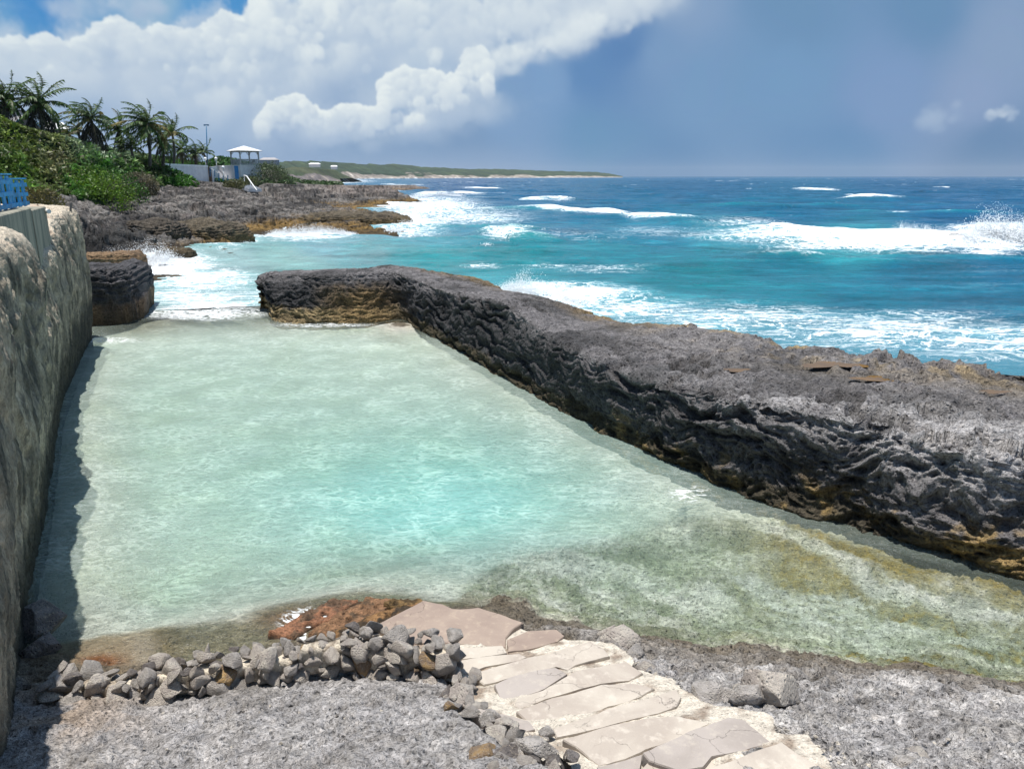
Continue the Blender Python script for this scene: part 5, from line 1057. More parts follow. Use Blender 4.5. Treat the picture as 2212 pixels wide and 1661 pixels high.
def palm(cx_, cy_, bx, by, Y, L, label, nf=20, skirt=0., seed=0, green=(.06, .11, .025), dry=0, low=-.3, lean=None):
    L *= 1.06; rg = np.random.default_rng(seed); top = Q(cx_, cy_, Y); base = Q(bx, by, Y + .3); base[2] -= .8
    root = empty('palm_tree', base, label, 'palm tree', 'palm trees along the hilltop')
    tp = [base, base * .65 + top * .35 + [.15, 0, 0], base * .3 + top * .7 + [.1, 0, 0], top - [0, 0, .1]]; tp = crom(np.array(tp), 12)
    MB().tube([p_ - base for p_ in tp], list(np.linspace(.20, .12, 12)), 10).build('trunk', M_trunk, root, smooth=True)
    q_, c_ = [], []
    for k in range(nf):
        az_ = k * 2.399 + rg.normal() * .2; e_ = low + (1.35 - low) * ((k + .5) / nf) ** .85
        a, b = frond_quads(top - base + rg.normal(0, .05, 3), az_, e_, L * rg.uniform(.82, 1.1) * (1 - .12 * (e_ > .9)), rg, col=green if rg.random() > .08 else (.14, .12, .03)); q_.append(a); c_.append(b)
    quads('crown', np.concatenate(q_), np.concatenate(c_), M_leaf, root)
    if skirt or dry:
        q_, c_ = [], []
        for k in range(int(16 * max(skirt, dry)) + 4):
            az_ = rg.uniform(0, 6.28); a, b = frond_quads(top - base - [0, 0, .1 + .5 * rg.random()], az_, rg.uniform(-1.0, -.5) if skirt else rg.uniform(-.8, .3), L * (.75 + .35 * skirt) * rg.uniform(.6, .9), rg, droop=2.0, wind=(-.3, 0, 0), col=(.05, .045, .03) if skirt else (.20, .15, .08), W=.5, nleaf=20); q_.append(a); c_.append(b)
        quads('dry_fronds', np.concatenate(q_), np.concatenate(c_), M_dry, root)
    if not dry:
        m = MB()
        for k in range(5): m.ball(top - base + [rg.normal() * .08, rg.normal() * .08, -.25 - .1 * rg.random()], .13, 8, 6)
        m.build('coconuts', M_trunk, root, smooth=True)
    return root
palm(8, 214, 12, 262, 84, 3.6, 'palm tree cut by the photo edge, behind the tallest one', 22, .6, 1, low=-.5)
palm(80, 222, 90, 290, 86, 3.9, 'tallest palm with a shaggy dark skirt, in front of the pink gabled house', 26, 1.1, 2, low=-.35)
palm(116, 262, 120, 290, 108, 2.2, 'small palm in front of the white roof', 14, 0, 3)
palm(196, 256, 203, 318, 92, 3.4, 'palm with a thick barrel shaped dark skirt standing clear on the crest', 22, 1.4, 4, low=-.25)
palm(256, 280, 258, 316, 98, 3.2, 'slimmer palm between the barrel skirted one and the dense pair', 18, .5, 5, low=-.2)
palm(316, 268, 322, 345, 95, 3.9, 'full crowned palm leading the dense group near the white wall', 26, .25, 6, low=-.6)
palm(372, 286, 374, 340, 106, 3.1, 'palm rising at the right of the dense group', 20, 0, 7, low=-.2)
palm(350, 305, 350, 345, 100, 3.3, 'shorter palm tucked between the two tall ones of the dense group', 20, .3, 8, low=-.5)
palm(392, 324, 392, 352, 142, 3.6, 'low palm with bleached dead fronds right of the group', 18, 0, 9, dry=1.2)
palm(420, 330, 420, 354, 144, 3.0, 'low ragged palm with grey dead fronds by the white wall', 14, 0, 10, dry=1.3)
palm(440, 330, 446, 354, 146, 3.1, 'palm bent leftwards beside the tall blue pole', 14, 0, 11, low=.1)
palm(168, 282, 170, 305, 100, 2.3, 'young yellowish palm left of the barrel skirted one', 13, 0, 12, green=(.10, .10, .03))
palm(282, 318, 284, 340, 97, 2.6, 'low palm under the fronds of the full crowned one', 16, 0, 13, low=-.2)
palm(150, 290, 152, 305, 104, 2.2, 'small tousled palm right of the white roof', 12, 0, 14)

# hillside scrub: one mass of leaves over the slope
rg = np.random.default_rng(5)
N_ = 1500000
th_ = np.radians(rg.uniform(-43, -12, N_)); rr_ = 44 * (230 / 44) ** (rg.random(N_)); xy = np.stack([rr_ * np.sin(th_), rr_ * np.cos(th_)], -1); z0 = cf(xy); p3 = np.c_[xy, z0]; q = proj(p3)
keep = (inpoly(q, VEG) | (z0 > 6.8)) & (q[:, 0] > -120) & (z0 > 2.4)
w2 = p3; big = fbm(w2[keep] * .11, 4, 3); md = fbm(w2[keep] * .42, 5, 4); rid = fbm(w2[keep] * .8, 4, 5, ridge=True)
p3 = p3[keep]; p3_ = p3.copy(); p3[:, 2] += 1.0 * big * sm(.2, 2, p3[:, 2]) + .55 * md + .5 * md + .25 * rid
p3[:, 2] = skyclamp(p3, 10.)
clump = fbm(np.c_[p3[:, :2] * .55, 0 * p3[:, 0]], 4, 41); c2 = fbm(np.c_[p3[:, :2] * 1.7, 0 * p3[:, 0]], 3, 42)
ht = .15 + 1.5 * sm(-.25, .45, clump) + .55 * sm(-.2, .4, c2)
edg = sm(410, 380, q[keep][:, 1] - 0) * .6 + .4
p3[:, 2] += ht * edg * (1 - rg.random(len(p3)) ** 2.2 * .8) - .1
p3[:, 2] = skyclamp(p3, -3. + 0 * p3[:, 0]); sel = rg.random(len(p3)) < .36; p3, qk, clump, c2 = p3[sel], q[keep][sel], clump[sel], c2[sel]
d_ = np.hypot(p3[:, 0], p3[:, 1]); n = len(p3)
s_ = (.10 + .11 * rg.random(n)) * (d_ / 70) ** .6
a_ = rg.normal(size=(n, 3)); a_[:, 0] -= .6; a_ /= np.linalg.norm(a_, axis=1)[:, None]; b_ = np.cross(a_, rg.normal(size=(n, 3)) + [0, 0, .8]); b_ /= np.linalg.norm(b_, axis=1)[:, None]
A_ = a_ * (s_ * 1.35)[:, None]; B_ = b_ * (s_ * .55)[:, None]
Pq = np.stack([p3 - A_, p3 - B_ + A_ * .1, p3 + A_, p3 + B_ + A_ * .1], 1)
VC = [((20, 290), (92, 110, 40)), ((60, 330), (88, 100, 44)), ((20, 380), (70, 92, 40)), ((120, 330), (104, 112, 60)), ((140, 370), (112, 108, 74)), ((110, 400), (96, 100, 60)), ((60, 410), (92, 124, 44)), ((170, 400), (64, 108, 34)), ((190, 350), (84, 110, 60)), ((230, 380), (58, 104, 32)), ((220, 415), (84, 112, 30)), ((180, 320), (122, 136, 108)), ((220, 328), (132, 146, 124)), ((270, 340), (118, 134, 106)), ((320, 352), (92, 110, 62)), ((280, 370), (66, 96, 40)),
      ((340, 385), (84, 100, 56)), ((300, 395), (72, 104, 44)), ((380, 375), (60, 100, 30)), ((420, 395), (64, 106, 36)), ((350, 355), (60, 92, 32)), ((500, 340), (52, 86, 34)), ((590, 370), (70, 88, 56)), ((450, 350), (46, 76, 30)), ((130, 290), (86, 96, 52)), ((240, 300), (54, 74, 34))]
lc = shep(qk + rg.normal(0, 9, (n, 2)) + 14 * np.stack([clump, c2], -1), [a for a, _ in VC], [alb(c_, 1.05) for _, c_ in VC], 3.5) * (rg.uniform(.6, 1.6, n) * (1.15 + .4 * c2))[:, None]
lc[rg.random(n) < .03] = (.30, .27, .20)
tag(quads('shrub_cover', Pq, lc, M_shrub), kind='stuff')
print('leaves', n)
def bush(px, py, Y, r_, label, col_, seed, n=1800, flatt=.7, dzz=0):
    rg = np.random.default_rng(seed); c0 = Q(px, py, Y); c0[2] += dzz; root = empty('bush', c0, label, 'bush'); V = rg.normal(size=(n, 3)); V /= np.linalg.norm(V, axis=1)[:, None]; V *= (rg.random(n) ** .35)[:, None]
    V *= [r_, r_, r_ * flatt]; V *= (1 + .35 * fbm(V * 1.4 / r_, 3, seed))[:, None]; V[:, 2] = np.maximum(V[:, 2], -r_ * .4); s_ = rg.uniform(.05, .12, n) * (Y / 60) ** .5
    a_ = rg.normal(size=(n, 3)); a_ /= np.linalg.norm(a_, axis=1)[:, None]; b_ = np.cross(a_, rg.normal(size=(n, 3))); b_ /= np.linalg.norm(b_, axis=1)[:, None]
    Pq = np.stack([V - a_ * s_[:, None], V - b_ * s_[:, None] * .5, V + a_ * s_[:, None], V + b_ * s_[:, None] * .5], 1); quads('foliage', Pq, alb(col_, 1.1)[None] * rg.uniform(.5, 1.6, (n, 1)), M_shrub, root)
    m = MB()
    for k in range(7):
        e_ = rg.normal(size=3) * [r_ * .6, r_ * .6, .1] + [0, 0, r_ * flatt * .6]; m.tube([(0, 0, -r_ * .6), e_ * .5 + [0, 0, .05], e_], [.04, .025, .01], 6)
    m.build('stems', M_trunk, root, smooth=True); return root
bush(88, 434, 40, 1.0, 'reddish green bush right behind the end of the blue fence', (92, 84, 44), 1, 1600)
bush(212, 422, 66, 3.0, 'bright green bush hanging lowest over the layered rock', (92, 120, 34), 2, 5000, .75)
bush(250, 412, 70, 2.6, 'dark green bush beside the lowest hanging one', (60, 96, 34), 3, 4000)
bush(300, 404, 76, 2.0, 'grey brown scrubby bush above the rocks left of the white wall', (104, 98, 76), 4, 5000)
bush(385, 400, 98, 1.7, 'green bush spilling down in front of the white retaining wall', (64, 112, 34), 5, 3400, .6)
bush(585, 386, 142, 3.4, 'grey green bush against the right side of the boathouse', (84, 96, 66), 6, 5000, .9)
bush(538, 395, 128, 1.8, 'low bush at the foot of the boathouse door steps', (84, 92, 56), 7, 2200, .6)
bush(505, 400, 112, 1.6, 'olive tuft on the rocks below the ramp', (96, 98, 60), 8, 1600, .5)
# ================================================================ buildings on the point
M_wallw = flat('whitewashed_wall', alb((228, 226, 226), 1.15), .9, .1, 1.2, .4, .02); M_cap = flat('white_coping', (.78, .78, .76), .8, .08, 3); M_roofw = flat('white_shingle_roof', (.78, .78, .77), .8, .1, 6, .5, .02)
M_wood = flat('weathered_timber', (.42, .42, .40), .8, .3, 5); M_door = flat('blue_door_paint', lin((24, 136, 204)), .5, .1, 3); M_pink = flat('pink_render', alb((186, 160, 160), 1.2), .9, .1, 2); M_greyroof = flat('grey_roof', alb((176, 172, 172), 1.3), .9, .12, 3)
M_trim = flat('blue_trim', lin((60, 110, 140)), .6); M_steel = flat('blue_steel', lin((40, 110, 150)), .4, .1); M_globe = flat('lamp_globe_glass', (.82, .82, .82), .25, .03); M_rust = flat('rust_stain', alb((120, 92, 70)), .9, .4, 6)
YB = 140.0; sc_ = YB / FQ
bc = Q(519, 358, YB); zd = bc[2]                              # deck level at the near corner
zb = Q(519, 402, YB)[2]
r45 = math.pi / 4
bh = empty('boathouse', (bc[0], bc[1], zb), 'square white boathouse with a bright blue door under the gazebo', 'building', rz=r45)
hh = zd - zb; S_ = 3.9
m = MB().box((S_ / 2, S_ / 2, hh / 2), (S_, S_, hh)); m.build('wall', M_wallw, bh, bevel=.03)
MB().box((S_ / 2, S_ / 2, hh + .06), (S_ + .16, S_ + .16, .12)).build('roof_slab', M_cap, bh, bevel=.02)
dy = 1.55; d_ = MB().box((-.03, dy, Q(519, 387, YB)[2] - zb + 1.12), (.09, 1.35, 2.24)).build('door', M_door, bh, bevel=.01)
MB().box((-.10, dy - .5, Q(519, 387, YB)[2] - zb + 1.05), (.05, .06, .16)).build('handle', M_steel, d_)
MB().box((-.05, dy, Q(519, 387, YB)[2] - zb + 2.32), (.12, 1.6, .1)).build('lintel', M_cap, bh)
# long terrace wall continuing the left face
tw = empty('terrace_wall', (bc[0], bc[1], zb), 'pale terrace wall running left from the boathouse with a stair in front', 'wall', rz=r45)
MB().box((.25, S_ + 3.3, hh / 2 - .02), (.4, 6.5, hh)).build('wall', M_wallw, tw, bevel=.02)
MB().box((.25, S_ + 3.3, hh + .03), (.5, 6.5, .1)).build('coping', M_cap, tw)
st = MB(); 
for k in range(9): st.box((-.75, S_ + .9 + k * .42, .35 + k * .13 - .1), (1.3, .42, .7 + k * .26 - .2 + .1))
st.build('stair', M_wallw, tw)
rw = empty('retaining_wall', Q(352, 370, 118), 'long white capped retaining wall half buried by the green bank', 'wall')
a = Q(352, 357, 118); b = Q(449, 361.5, 131); a2 = a - np.array(rw.location); b2 = b - np.array(rw.location); dv = b2 - a2; L = math.hypot(dv[0], dv[1]); an = math.atan2(dv[1], dv[0])
def wallbox(p, q_, th_, z0_, z1_, dz0=0):
    p = np.array(p); q_ = np.array(q_); dv = q_ - p; n_ = np.array([-dv[1], dv[0], 0]); n_ /= np.linalg.norm(n_); n_ *= th_
    V = [(*p[:2], p[2] + z0_), (*q_[:2], q_[2] + z0_), (*(q_ + n_)[:2], q_[2] + z0_), (*(p + n_)[:2], p[2] + z0_), (*p[:2], p[2] + z1_), (*q_[:2], q_[2] + z1_), (*(q_ + n_)[:2], q_[2] + z1_), (*(p + n_)[:2], p[2] + z1_)]
    return MB().add(V, [(3, 2, 1, 0), (4, 5, 6, 7), (0, 1, 5, 4), (1, 2, 6, 5), (2, 3, 7, 6), (3, 0, 4, 7)])
wallbox(a2, b2, .5, -3.6, -.002).build('wall', M_wallw, rw); wallbox(a2 + [0, -.12, 0], b2 + [.1, -.12, 0], .8, 0, .26).build('coping', M_cap, rw)
wallbox(b2 + [0.05, -.05, 0], b2 + [.4, -.02, 0], .6, -2.8, -.06).build('pillar', M_rust, rw); wallbox(b2 + [.45, .4, 0], Q(470, 361, 138) - np.array(rw.location), .4, -2.4, .05).build('wall', M_wallw, rw)
# gazebo
gz_ = empty('gazebo', (bc[0], bc[1], zd + .12), 'white roofed open gazebo standing on the boathouse roof', 'gazebo', rz=r45)
g0, g1 = .22, S_ - .22; ph = Q(519, 328, YB)[2] - zd - .12
for (x, y) in [(g0, g0), (g1, g0), (g0, g1), (g1, g1)]:
    o = MB().box((x, y, ph / 2), (.2, .2, ph)).build('post', M_wood, gz_, bevel=.01)
    for dx, dy_ in ((1, 0), (0, 1)):
        sx_ = 1 if x < S_ / 2 else -1; sy_ = 1 if y < S_ / 2 else -1; e_ = (x + dx * sx_ * .5, y + dy_ * sy_ * .5, ph - .02)
        MB().tube([(x, y, ph - .6), e_], .05, 6).build('brace', M_wood, o)
for (a_, b_) in [((g0, g0), (g1, g0)), ((g0, g0), (g0, g1)), ((g1, g0), (g1, g1)), ((g0, g1), (g1, g1))]:
    cx_, cy_ = (a_[0] + b_[0]) / 2, (a_[1] + b_[1]) / 2; lx = abs(a_[0] - b_[0]) or .08; ly = abs(a_[1] - b_[1]) or .08
    MB().box((cx_, cy_, ph + .09), (lx + .2 if lx > .1 else .16, ly + .2 if ly > .1 else .16, .18)).build('beam', M_wood, gz_)
    m = MB().box((cx_, cy_, .95), (lx - .2 if lx > .1 else .07, ly - .2 if ly > .1 else .07, .09)).box((cx_, cy_, .14), (lx - .2 if lx > .1 else .06, ly - .2 if ly > .1 else .06, .08))
    for k in range(13):
        if 4 < k < 8: continue
        f = (k + .5) / 13; m.box((a_[0] + (b_[0] - a_[0]) * f, a_[1] + (b_[1] - a_[1]) * f, .52), (.06, .06, .8))
    for s1, s2 in ((.38, .62), (.62, .38)): m.tube([(a_[0] + (b_[0] - a_[0]) * s1, a_[1] + (b_[1] - a_[1]) * s1, .18), (a_[0] + (b_[0] - a_[0]) * s2, a_[1] + (b_[1] - a_[1]) * s2, .91)], .04, 5)
    m.build('railing', M_wood, gz_)
hr = Q(519, 314.5, YB)[2] - zd - .12; ov = .32; zr = ph + .16; Vr = []
for k in range(6):                                       # shingle courses step the roof slightly
    f = k / 6; f2 = (k + 1) / 6 ; 
    for ff, up in ((f, 0), (f2, -.03)):
        o_ = (S_ / 2 + ov) * (1 - ff) + .03; z_ = zr + (hr - zr) * ff + .05 + up
        Vr.append([(S_ / 2 - o_, S_ / 2 - o_, z_), (S_ / 2 + o_, S_ / 2 - o_, z_), (S_ / 2 + o_, S_ / 2 + o_, z_), (S_ / 2 - o_, S_ / 2 + o_, z_)])
m = MB(); n_ = len(Vr); Vf = [v for r_ in Vr for v in r_]; m.add(Vf, [(i * 4 + j, i * 4 + (j + 1) % 4, (i + 1) * 4 + (j + 1) % 4, (i + 1) * 4 + j) for i in range(n_ - 1) for j in range(4)] + [(3, 2, 1, 0), tuple((n_ - 1) * 4 + j for j in range(4))]); m.build('roof', M_roofw, gz_)
MB().box((S_ / 2, S_ / 2, zr), (S_ + 2 * ov, S_ + 2 * ov, .1)).build('fascia', M_wood, gz_)
for (bx_, by_, al_) in ((1.0, 3.2, 0), (3.2, 1.2, 1)):
    m = MB().box((bx_, by_, .45), (1.4, .4, .08) if not al_ else (.4, 1.4, .08)).box((bx_, by_ + (.2 if not al_ else 0), .75), (1.4, .06, .5) if not al_ else (.06, 1.4, .5))
    for s_ in (-.6, .6): m.box((bx_ + (s_ if not al_ else 0), by_ + (s_ if al_ else 0), .22), (.1, .1, .44))
    tag(m.build('bench', M_wood, None), 'weathered wooden bench inside the gazebo %s' % ('by the seaward railing' if al_ else 'by the landward railing'), 'bench'); o = bpy.data.objects[-1] if False else C.objects[-1]; o.location = gz_.location; o.rotation_euler = gz_.rotation_euler
# lamps, pole, rails
def globe_lamp(px, py, Y, h, label):
    c0 = Q(px, py, Y); root = empty('garden_lamp', c0 - [0, 0, h], label, 'lamp', 'white globe lamps around the terrace')
    MB().tube([(0, 0, 0), (0, 0, h - .2)], .06, 8).build('post', M_white, root, smooth=True); MB().ball((0, 0, h), .26, 14, 10).build('globe', M_globe, root, smooth=True)
globe_lamp(443.5, 343.5, 132, 1.6, 'white globe lamp furthest left, above the retaining wall'); globe_lamp(466.5, 343, 134, 2.0, 'white globe lamp between the retaining wall and the gazebo'); globe_lamp(482, 362, 136, 2.2, 'white globe lamp beside the stair rail of the boathouse')
pr_ = empty('floodlight_pole', Q(448, 362, 150), 'tall thin blue pole with a short crossbar above the palms', 'pole'); o0 = np.array(pr_.location); top = Q(445.5, 270, 150) - o0
MB().tube([(0, 0, 0), top * .5 + [.03, 0, 0], top], [.12, .10, .07], 8).build('pole', M_steel, pr_, smooth=True); MB().box(top, (.9, .15, .12)).build('crossbar', M_steel, pr_)
for s_ in (-.33, .33): MB().box(top + [s_, 0, -.1], (.28, .22, .16)).build('floodlight', M_steel, pr_)
hr_ = empty('stair_railing', Q(455, 386, 132), 'white rail on blue posts down the terrace stair', 'railing'); o0 = np.array(hr_.location); ps = [(454, 362, 382), (464, 368, 382), (473, 374, 391), (482, 380, 391), (492, 379, 402)]
tops = []
for x_, y1, y2 in ps:
    a_, b_ = Q(x_, y1, 131) - o0, Q(x_, y2, 131) - o0; MB().tube([a_, b_], .09, 8).build('post', M_steel, hr_); tops.append(a_ - [0, 0, .12])
MB().tube(tops, .035, 6).build('handrail', M_white, hr_); MB().tube([t_ - [0, 0, .5] for t_ in tops], .03, 6).build('handrail', M_white, hr_)
m_ = empty('ramp_rail', Q(531, 385, 124), 'slanting white handrail running down the rocks below the boathouse', 'railing'); o0 = np.array(m_.location)
MB().tube([Q(527, 379.5, 126) - o0, Q(533, 381, 124) - o0, Q(547, 401, 118) - o0, Q(555, 412, 115) - o0], .09, 8).build('handrail', M_white, m_, smooth=True)
for (x_, y1, y2, Y_) in ((528, 380, 392, 126), (541, 393, 402, 121)): MB().tube([Q(x_, y1, Y_) - o0, Q(x_, y2, Y_) - o0], .06, 6).build('post', M_white, m_)
ds = empty('door_steps', Q(517, 390, 137), 'small pale concrete steps descending from the blue door onto the rocks', 'steps'); o0 = np.array(ds.location)
for k in range(9):
    c0 = Q(507 + k * 5.2, 389.5 + k * 2.2, 136 - k * 2.0) - o0; MB().box(c0 - [0, 0, .25], (1.9, 1.6, .5), rz=.5).build('step', M_wallw, ds)
# house with the pink gable, and the white roofed one behind
ph_ = empty('house', Q(60, 300, 112), 'pink gabled house with a grey roof behind the tallest palm', 'house'); o0 = np.array(ph_.location)
gl, gp, gr = Q(24, 274, 112) - o0, Q(53, 251, 112) - o0, Q(88, 277, 112) - o0
gl2, gr2 = gl - [0, 0, 4], gr - [0, 0, 4]; bk_ = np.array([-9., 10, 0])
m = MB().add([gl2, gr2, gr, gp, gl, gl2 + bk_, gr2 + bk_, gr + bk_, gp + bk_, gl + bk_], [(0, 1, 2, 3, 4), (9, 8, 7, 6, 5), (0, 4, 9, 5), (1, 6, 7, 2)]); m.build('wall', M_pink, ph_)
def plane_th(a, b, c, d, th_): 
    n_ = np.cross(np.array(b) - a, np.array(d) - a); n_ /= np.linalg.norm(n_); n_ = n_ * th_ * (1 if n_[2] > 0 else -1); V = [a, b, c, d, a + n_, b + n_, c + n_, d + n_]
    return MB().add(V, [(3, 2, 1, 0), (4, 5, 6, 7), (0, 1, 5, 4), (1, 2, 6, 5), (2, 3, 7, 6), (3, 0, 4, 7)])
fo = np.array([.3, -.3, 0]); eL = (gl - gp) * .12; eR = (gr - gp) * .12
plane_th(gl + eL + fo, gp + fo + [0, 0, .02], gp + bk_ + [0, 0, .02], gl + eL + bk_, .18).build('roof', M_greyroof, ph_); plane_th(gp + fo + [0, 0, .02], gr + eR + fo, gr + eR + bk_, gp + bk_ + [0, 0, .02], .18).build('roof', M_greyroof, ph_)
f2 = fo * 1.25; MB().tube([gl + eL + f2, gp + f2 + [0, 0, .1], gr + eR + f2], .13, 6).build('barge_board', M_trim, ph_)
ch = empty('pavilion', Q(22, 252, 122), 'small flat topped grey roof structure left of the pink gable', 'building'); MB().box((0, 0, .2), (2.4, 2.4, 1.2)).build('wall', M_greyroof, ch); MB().box((0, 0, .9), (3.0, 3.0, .14)).build('roof', M_dark, ch)
wr_ = empty('house', Q(118, 285, 125), 'low house with a bright white sloping roof behind the small palm', 'house'); o0 = np.array(wr_.location)
a_, b_, c_, d_ = Q(90, 264, 125) - o0, Q(136, 267, 125) - o0, Q(152, 281, 122) - o0, Q(92, 281, 122) - o0
plane_th(d_, c_, b_, a_, .15).build('roof', M_roofw, wr_); MB().add([d_ - [0, -.3, 0], c_ - [.6, -.3, 0], c_ - [.6, -.3, 3], d_ - [0, -.3, 3], a_, b_, b_ - [0, 0, 4], a_ - [0, 0, 4]], [(0, 1, 2, 3), (5, 4, 7, 6), (1, 5, 6, 2), (4, 0, 3, 7)]).build('wall', M_pink, wr_)
hb = empty('house', Q(582, 352, 420), 'tiny pink house just visible right of the gazebo', 'house'); MB().box((0, 0, .2), (9, 5, 2.4)).build('wall', M_pink, hb); MB().add([(-4.8, -2.8, 1.4), (4.8, -2.8, 1.4), (4.8, 2.8, 1.4), (-4.8, 2.8, 1.4), (-3, 0, 2.6), (3, 0, 2.6)], [(0, 1, 5, 4), (1, 2, 5), (2, 3, 4, 5), (3, 0, 4), (3, 2, 1, 0)]).build('roof', M_greyroof, hb)

# ================================================================ headland in the distance
def land_strip(name, crest, Yn, depth, zb_, cliff, seed, greens, rocks):
    cr_ = np.array([Q(a, b, Yy) for (a, b, Yy) in crest]); n = 900; c_ = np.stack([np.interp(np.linspace(0, 1, n), np.linspace(0, 1, len(cr_)), cr_[:, k]) for k in range(3)], -1)
    fr_ = np.array([P(a, b, .5) if False else Q(a, 380.5 + H * FQ / Yy * .97, Yy) for (a, b, Yy) in Yn]); f_ = np.stack([np.interp(np.linspace(0, 1, n), np.linspace(0, 1, len(fr_)), fr_[:, k]) for k in range(3)], -1); f_[:, 2] = -.5
    v = np.linspace(0, 1, 120); G = f_[:, None] * (1 - v)[None, :, None] + c_[:, None] * v[None, :, None]
    shp = np.where(v < .2, v / .2 * .34, .34 + .66 * ((v - .2) / .8) ** .8); G[..., 2] = -.8 + (c_[:, None, 2] + .8) * shp[None]
    bkk = np.stack([c_ + [0, depth * .4, 0], c_ + [0, depth, 0]], 1); bkk[:, 1, 2] = -1; G = np.concatenate([G, bkk], 1)
    V = G.reshape(-1, 3); s_ = 1 / (Yn[0][2] / 60); nn = fbm(V * s_ * .35, 5, seed); cl = fbm(np.c_[V[:, :1] * s_ * .25, V[:, 2:3] * .1, V[:, :1] * 0], 4, seed + 1)
    h_ = np.clip(V[:, 2] / (np.repeat(c_[:, 2], 122) + .1), 0, 1); V[:, 2] += nn * .16 * np.repeat(c_[:, 2], 122) * sm(0, .2, h_); V[:, 1] += nn * 12 * (Yn[0][2] / 1100)
    lev = cliff + .35 * cl + .12 * nn; c = mixc(np.tile(alb(greens[0], 1.1), (len(V), 1)), alb(greens[1], 1.1), sm(-.1, .3, nn)); c = mixc(c, alb(rocks[0]), sm(lev + .03, lev - .03, h_)); c = mixc(c, alb(rocks[1]), sm(lev, lev - .1, h_) * sm(0, .3, fbm(V * s_ * 1.2, 4, seed + 4))); c = mixc(c, alb((240, 240, 240)), sm(.05, .02, h_) * sm(.05, .2, fbm(V * s_ * .9, 3, 9)))
    return tag(mesh_np(name, V, grid_faces(n, 122), M_land, col=np.clip(c, .01, .8)), kind='structure')
t = NT('distant_land'); p = t.pos(); n1 = t.noise(p, .05, 8, .7); f = t.mr(n1, .35, .65, .6, 1.4); M_land = t.surf(Base_Color=t.mix(1., t.col(), t.n('ShaderNodeCombineColor', i_0=f, i_1=f, i_2=f).outputs[0], 'MULTIPLY'), Roughness=.95, Normal=t.bump(n1, 1., 6.))
Yh = lambda x: 1100 + (x - 590) / 750 * 1900
crest = [(x, y, Yh(x) * 1.15) for x, y in [(560, 352), (600, 351), (640, 350), (680, 349), (720, 351), (760, 354), (820, 356), (860, 355), (900, 361), (1000, 365), (1100, 366.5), (1180, 369), (1230, 371), (1290, 372), (1320, 376), (1345, 381)]]
land_strip('headland', crest, [(x, 0, Yh(x)) for x in (560, 700, 850, 1000, 1150, 1345)], 600, 0, .28, 3, [(46, 64, 46), (62, 78, 52)], [(150, 140, 130), (200, 190, 176)])
c2_ = [(x, y, 520 + (x - 600) * 1.0) for x, y in [(560, 372), (600, 366), (640, 363), (665, 364), (690, 366), (705, 372), (722, 380), (735, 386)]]
land_strip('headland', c2_, [(x, 0, 430 + (x - 560) * .9) for x in (560, 640, 690, 738)], 120, 0, .62, 7, [(56, 68, 44), (74, 80, 56)], [(118, 110, 108), (160, 148, 136)])
for (x, y, Yy, w_, lab) in ((680, 357.5, 1150, 15, 'long low house with a pale roof on the distant green headland'), (722, 362.5, 1200, 9, 'small house with a hipped roof on the distant headland shore')):
    r_ = empty('house', Q(x, y + 2, Yy), lab, 'house'); MB().box((0, 0, .9), (w_, 6, 4)).build('wall', M_greyroof, r_); MB().add([(-w_ * .56, -4, 2.9), (w_ * .56, -4, 2.9), (w_ * .56, 4, 2.9), (-w_ * .56, 4, 2.9), (-w_ * .4, 0, 4.6), (w_ * .4, 0, 4.6)], [(0, 1, 5, 4), (1, 2, 5), (2, 3, 4, 5), (3, 0, 4), (3, 2, 1, 0)]).build('roof', M_roofw, r_)

# ================================================================ spray thrown up by the breakers
M_spray = NT('sea_spray').surf(Base_Color=(.9, .92, .93), Roughness=.7)
t = bpy.data.materials['sea_spray'].node_tree
OCT = np.array([(1, 0, 0), (-1, 0, 0), (0, 1, 0), (0, -1, 0), (0, 0, 1), (0, 0, -1)], float); OF = np.array([(0, 2, 4), (2, 1, 4), (1, 3, 4), (3, 0, 4), (2, 0, 5), (1, 2, 5), (3, 1, 5), (0, 3, 5)])
def spray(pl, hgts, n, seed, size, label, thick=.8, lean=0.):
    rg = np.random.default_rng(seed); pw = np.array([P(a, b, 0) for a, b in pl]); t_ = rg.random(n); i = np.minimum((t_ * (len(pw) - 1)).astype(int), len(pw) - 2); f = (t_ * (len(pw) - 1) - i)[:, None]; base = pw[i] * (1 - f) + pw[i + 1] * f
    hm = np.interp(t_, np.linspace(0, 1, len(hgts)), hgts) * (.55 + .75 * sm(-.4, .5, perlin(np.c_[t_ * 9 + seed, t_ * 0, t_ * 0])))
    h = rg.random(n) ** 2.1; pos_ = base + np.c_[rg.normal(0, thick * .5, n) + lean * h * hm, rg.normal(0, thick, n), h * hm]
    pos_[:, 0] += .35 * hm * (perlin(pos_ * 1.4, seed)); s_ = size * (1.35 - h) * rg.uniform(.35, 1.2, n)
    V = (pos_[:, None] + OCT[None] * (s_[:, None, None] * rg.uniform(.6, 1.4, (n, 1, 3)))).reshape(-1, 3); F = (OF[None] + (np.arange(n) * 6)[:, None, None]).reshape(-1, 3)
    return tag(mesh_np('wave_spray', V, F, M_spray, smooth=True), kind='stuff')
spray([(2060, 526), (2120, 524), (2180, 526), (2260, 528)], [.8, 2.9, 2.2, .8], 27000, 1, 0.0527, '', .8, .2)
spray([(1925, 516), (1955, 514), (2010, 516), (2050, 512)], [.6, 1.5, 1.0, .3], 11700, 2, 0.0434, '', .6)
spray([(1660, 510), (1740, 508), (1900, 514)], [.3, .6, .25], 8100, 3, 0.0372, '', .8)
spray([(1085, 630), (1120, 634), (1170, 640), (1250, 652)], [.3, 1.2, .8, .3], 12600, 4, 0.0217, '', .5, .3)
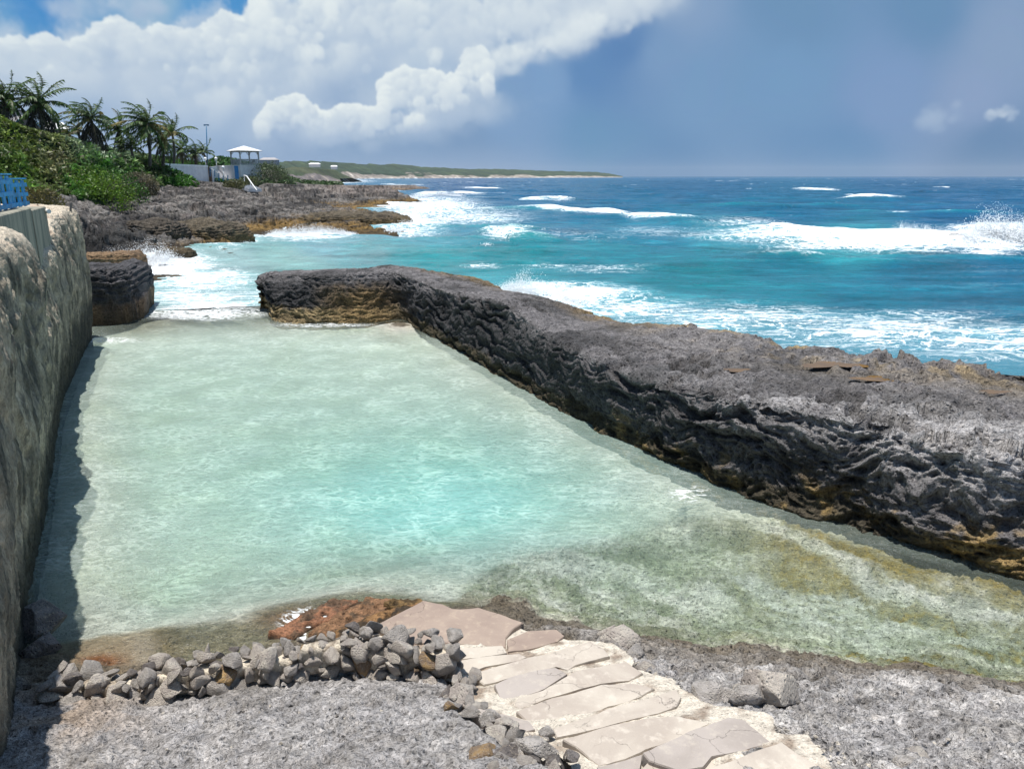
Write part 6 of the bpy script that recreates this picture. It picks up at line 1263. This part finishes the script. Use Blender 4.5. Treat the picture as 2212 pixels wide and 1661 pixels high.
spray([(225, 572), (260, 574), (330, 566), (370, 568)], [.5, 1.1, 1.7, .4], 12600, 5, 0.031, '', .7)
spray([(435, 508), (460, 514), (500, 520), (530, 528)], [1.0, 1.4, .9, .3], 10800, 6, 0.0341, '', .6)
spray([(585, 508), (640, 510), (700, 508), (760, 506)], [.3, 1.3, 1.0, .3], 11700, 7, 0.0372, '', .6)
spray([(850, 500), (880, 492), (900, 470), (850, 448)], [.6, 1.0, .8, .5], 10800, 8, 0.0496, '', 1.0)
spray([(1050, 530), (1085, 508), (1115, 504), (1140, 512)], [.2, .5, .9, .2], 6300, 9, 0.0372, '', .4)
spray([(640, 389), (665, 388.5), (700, 389), (730, 390)], [2.5, 4.5, 2.2, .6], 10800, 10, 0.279, '', 5)
spray([(880, 430), (940, 424), (1000, 424)], [.8, 1.6, .4], 9000, 11, 0.0868, '', 1.5)

# ================================================================ haze over the whole coast
hz = MB().box((-500, 5200, 57), (16000, 11000, 123)); t = NT('haze_air'); v = t.n('ShaderNodeVolumePrincipled'); v.inputs['Color'].default_value = (.80, .88, .97, 1); v.inputs['Density'].default_value = .00004; v.inputs['Anisotropy'].default_value = .2
t.t.links.new(v.outputs[0], t.out.inputs['Volume'])
if HAZE: tag(hz.build('haze', t.m), kind='stuff')

# loose chips of pale stone along the steps and over the near rock
rg = np.random.default_rng(44); ico = np.array([v.co[:] for v in SM[0].vertices][:0] or OCT); Vl = []; Fl = []; cl_ = []; k_ = 0
spots = []
for _ in range(900):
    if rg.random() < .55:
        i_ = rg.integers(0, len(bedp)); a_ = np.array(bp[i_]); b_ = np.array(bp[(i_ + 1) % len(bp)]); t_ = rg.random(); c_ = a_ * (1 - t_) + b_ * t_ + rg.normal(0, .13, 2)
    else: c_ = np.array([rg.uniform(-3.6, 6.5), rg.uniform(3.2, 8.0)])
    spots.append(c_)
spots = np.array(spots); qs_ = proj(np.c_[spots, gf(spots)])
for c_, (qx, qy) in zip(spots, qs_):
    zf = gz(*c_)
    if zf < .3 or (inpoly(c_[None], bp)[0]): continue
    s_ = rg.uniform(.006, .022); M_ = OCT * s_ * rg.uniform(.6, 1.3, (6, 3)) ; a_ = rg.uniform(0, 6.28); R_ = np.array([[math.cos(a_), -math.sin(a_), 0], [math.sin(a_), math.cos(a_), 0], [0, 0, 1]])
    M_ = M_ @ R_.T + rg.normal(0, s_ * .2, (6, 3)); Vl.append(M_ + [c_[0], c_[1], zf + .03]); Fl.append(OF + k_); k_ += 6; cl_.append(np.tile(alb((214, 204, 188) if rg.random() < .6 else (184, 176, 166)), (6, 1)))
tag(mesh_np('gravel', np.concatenate(Vl), np.concatenate(Fl), rockmat('stone_chips', 3, .6, .3), col=np.concatenate(cl_), smooth=False), kind='stuff')
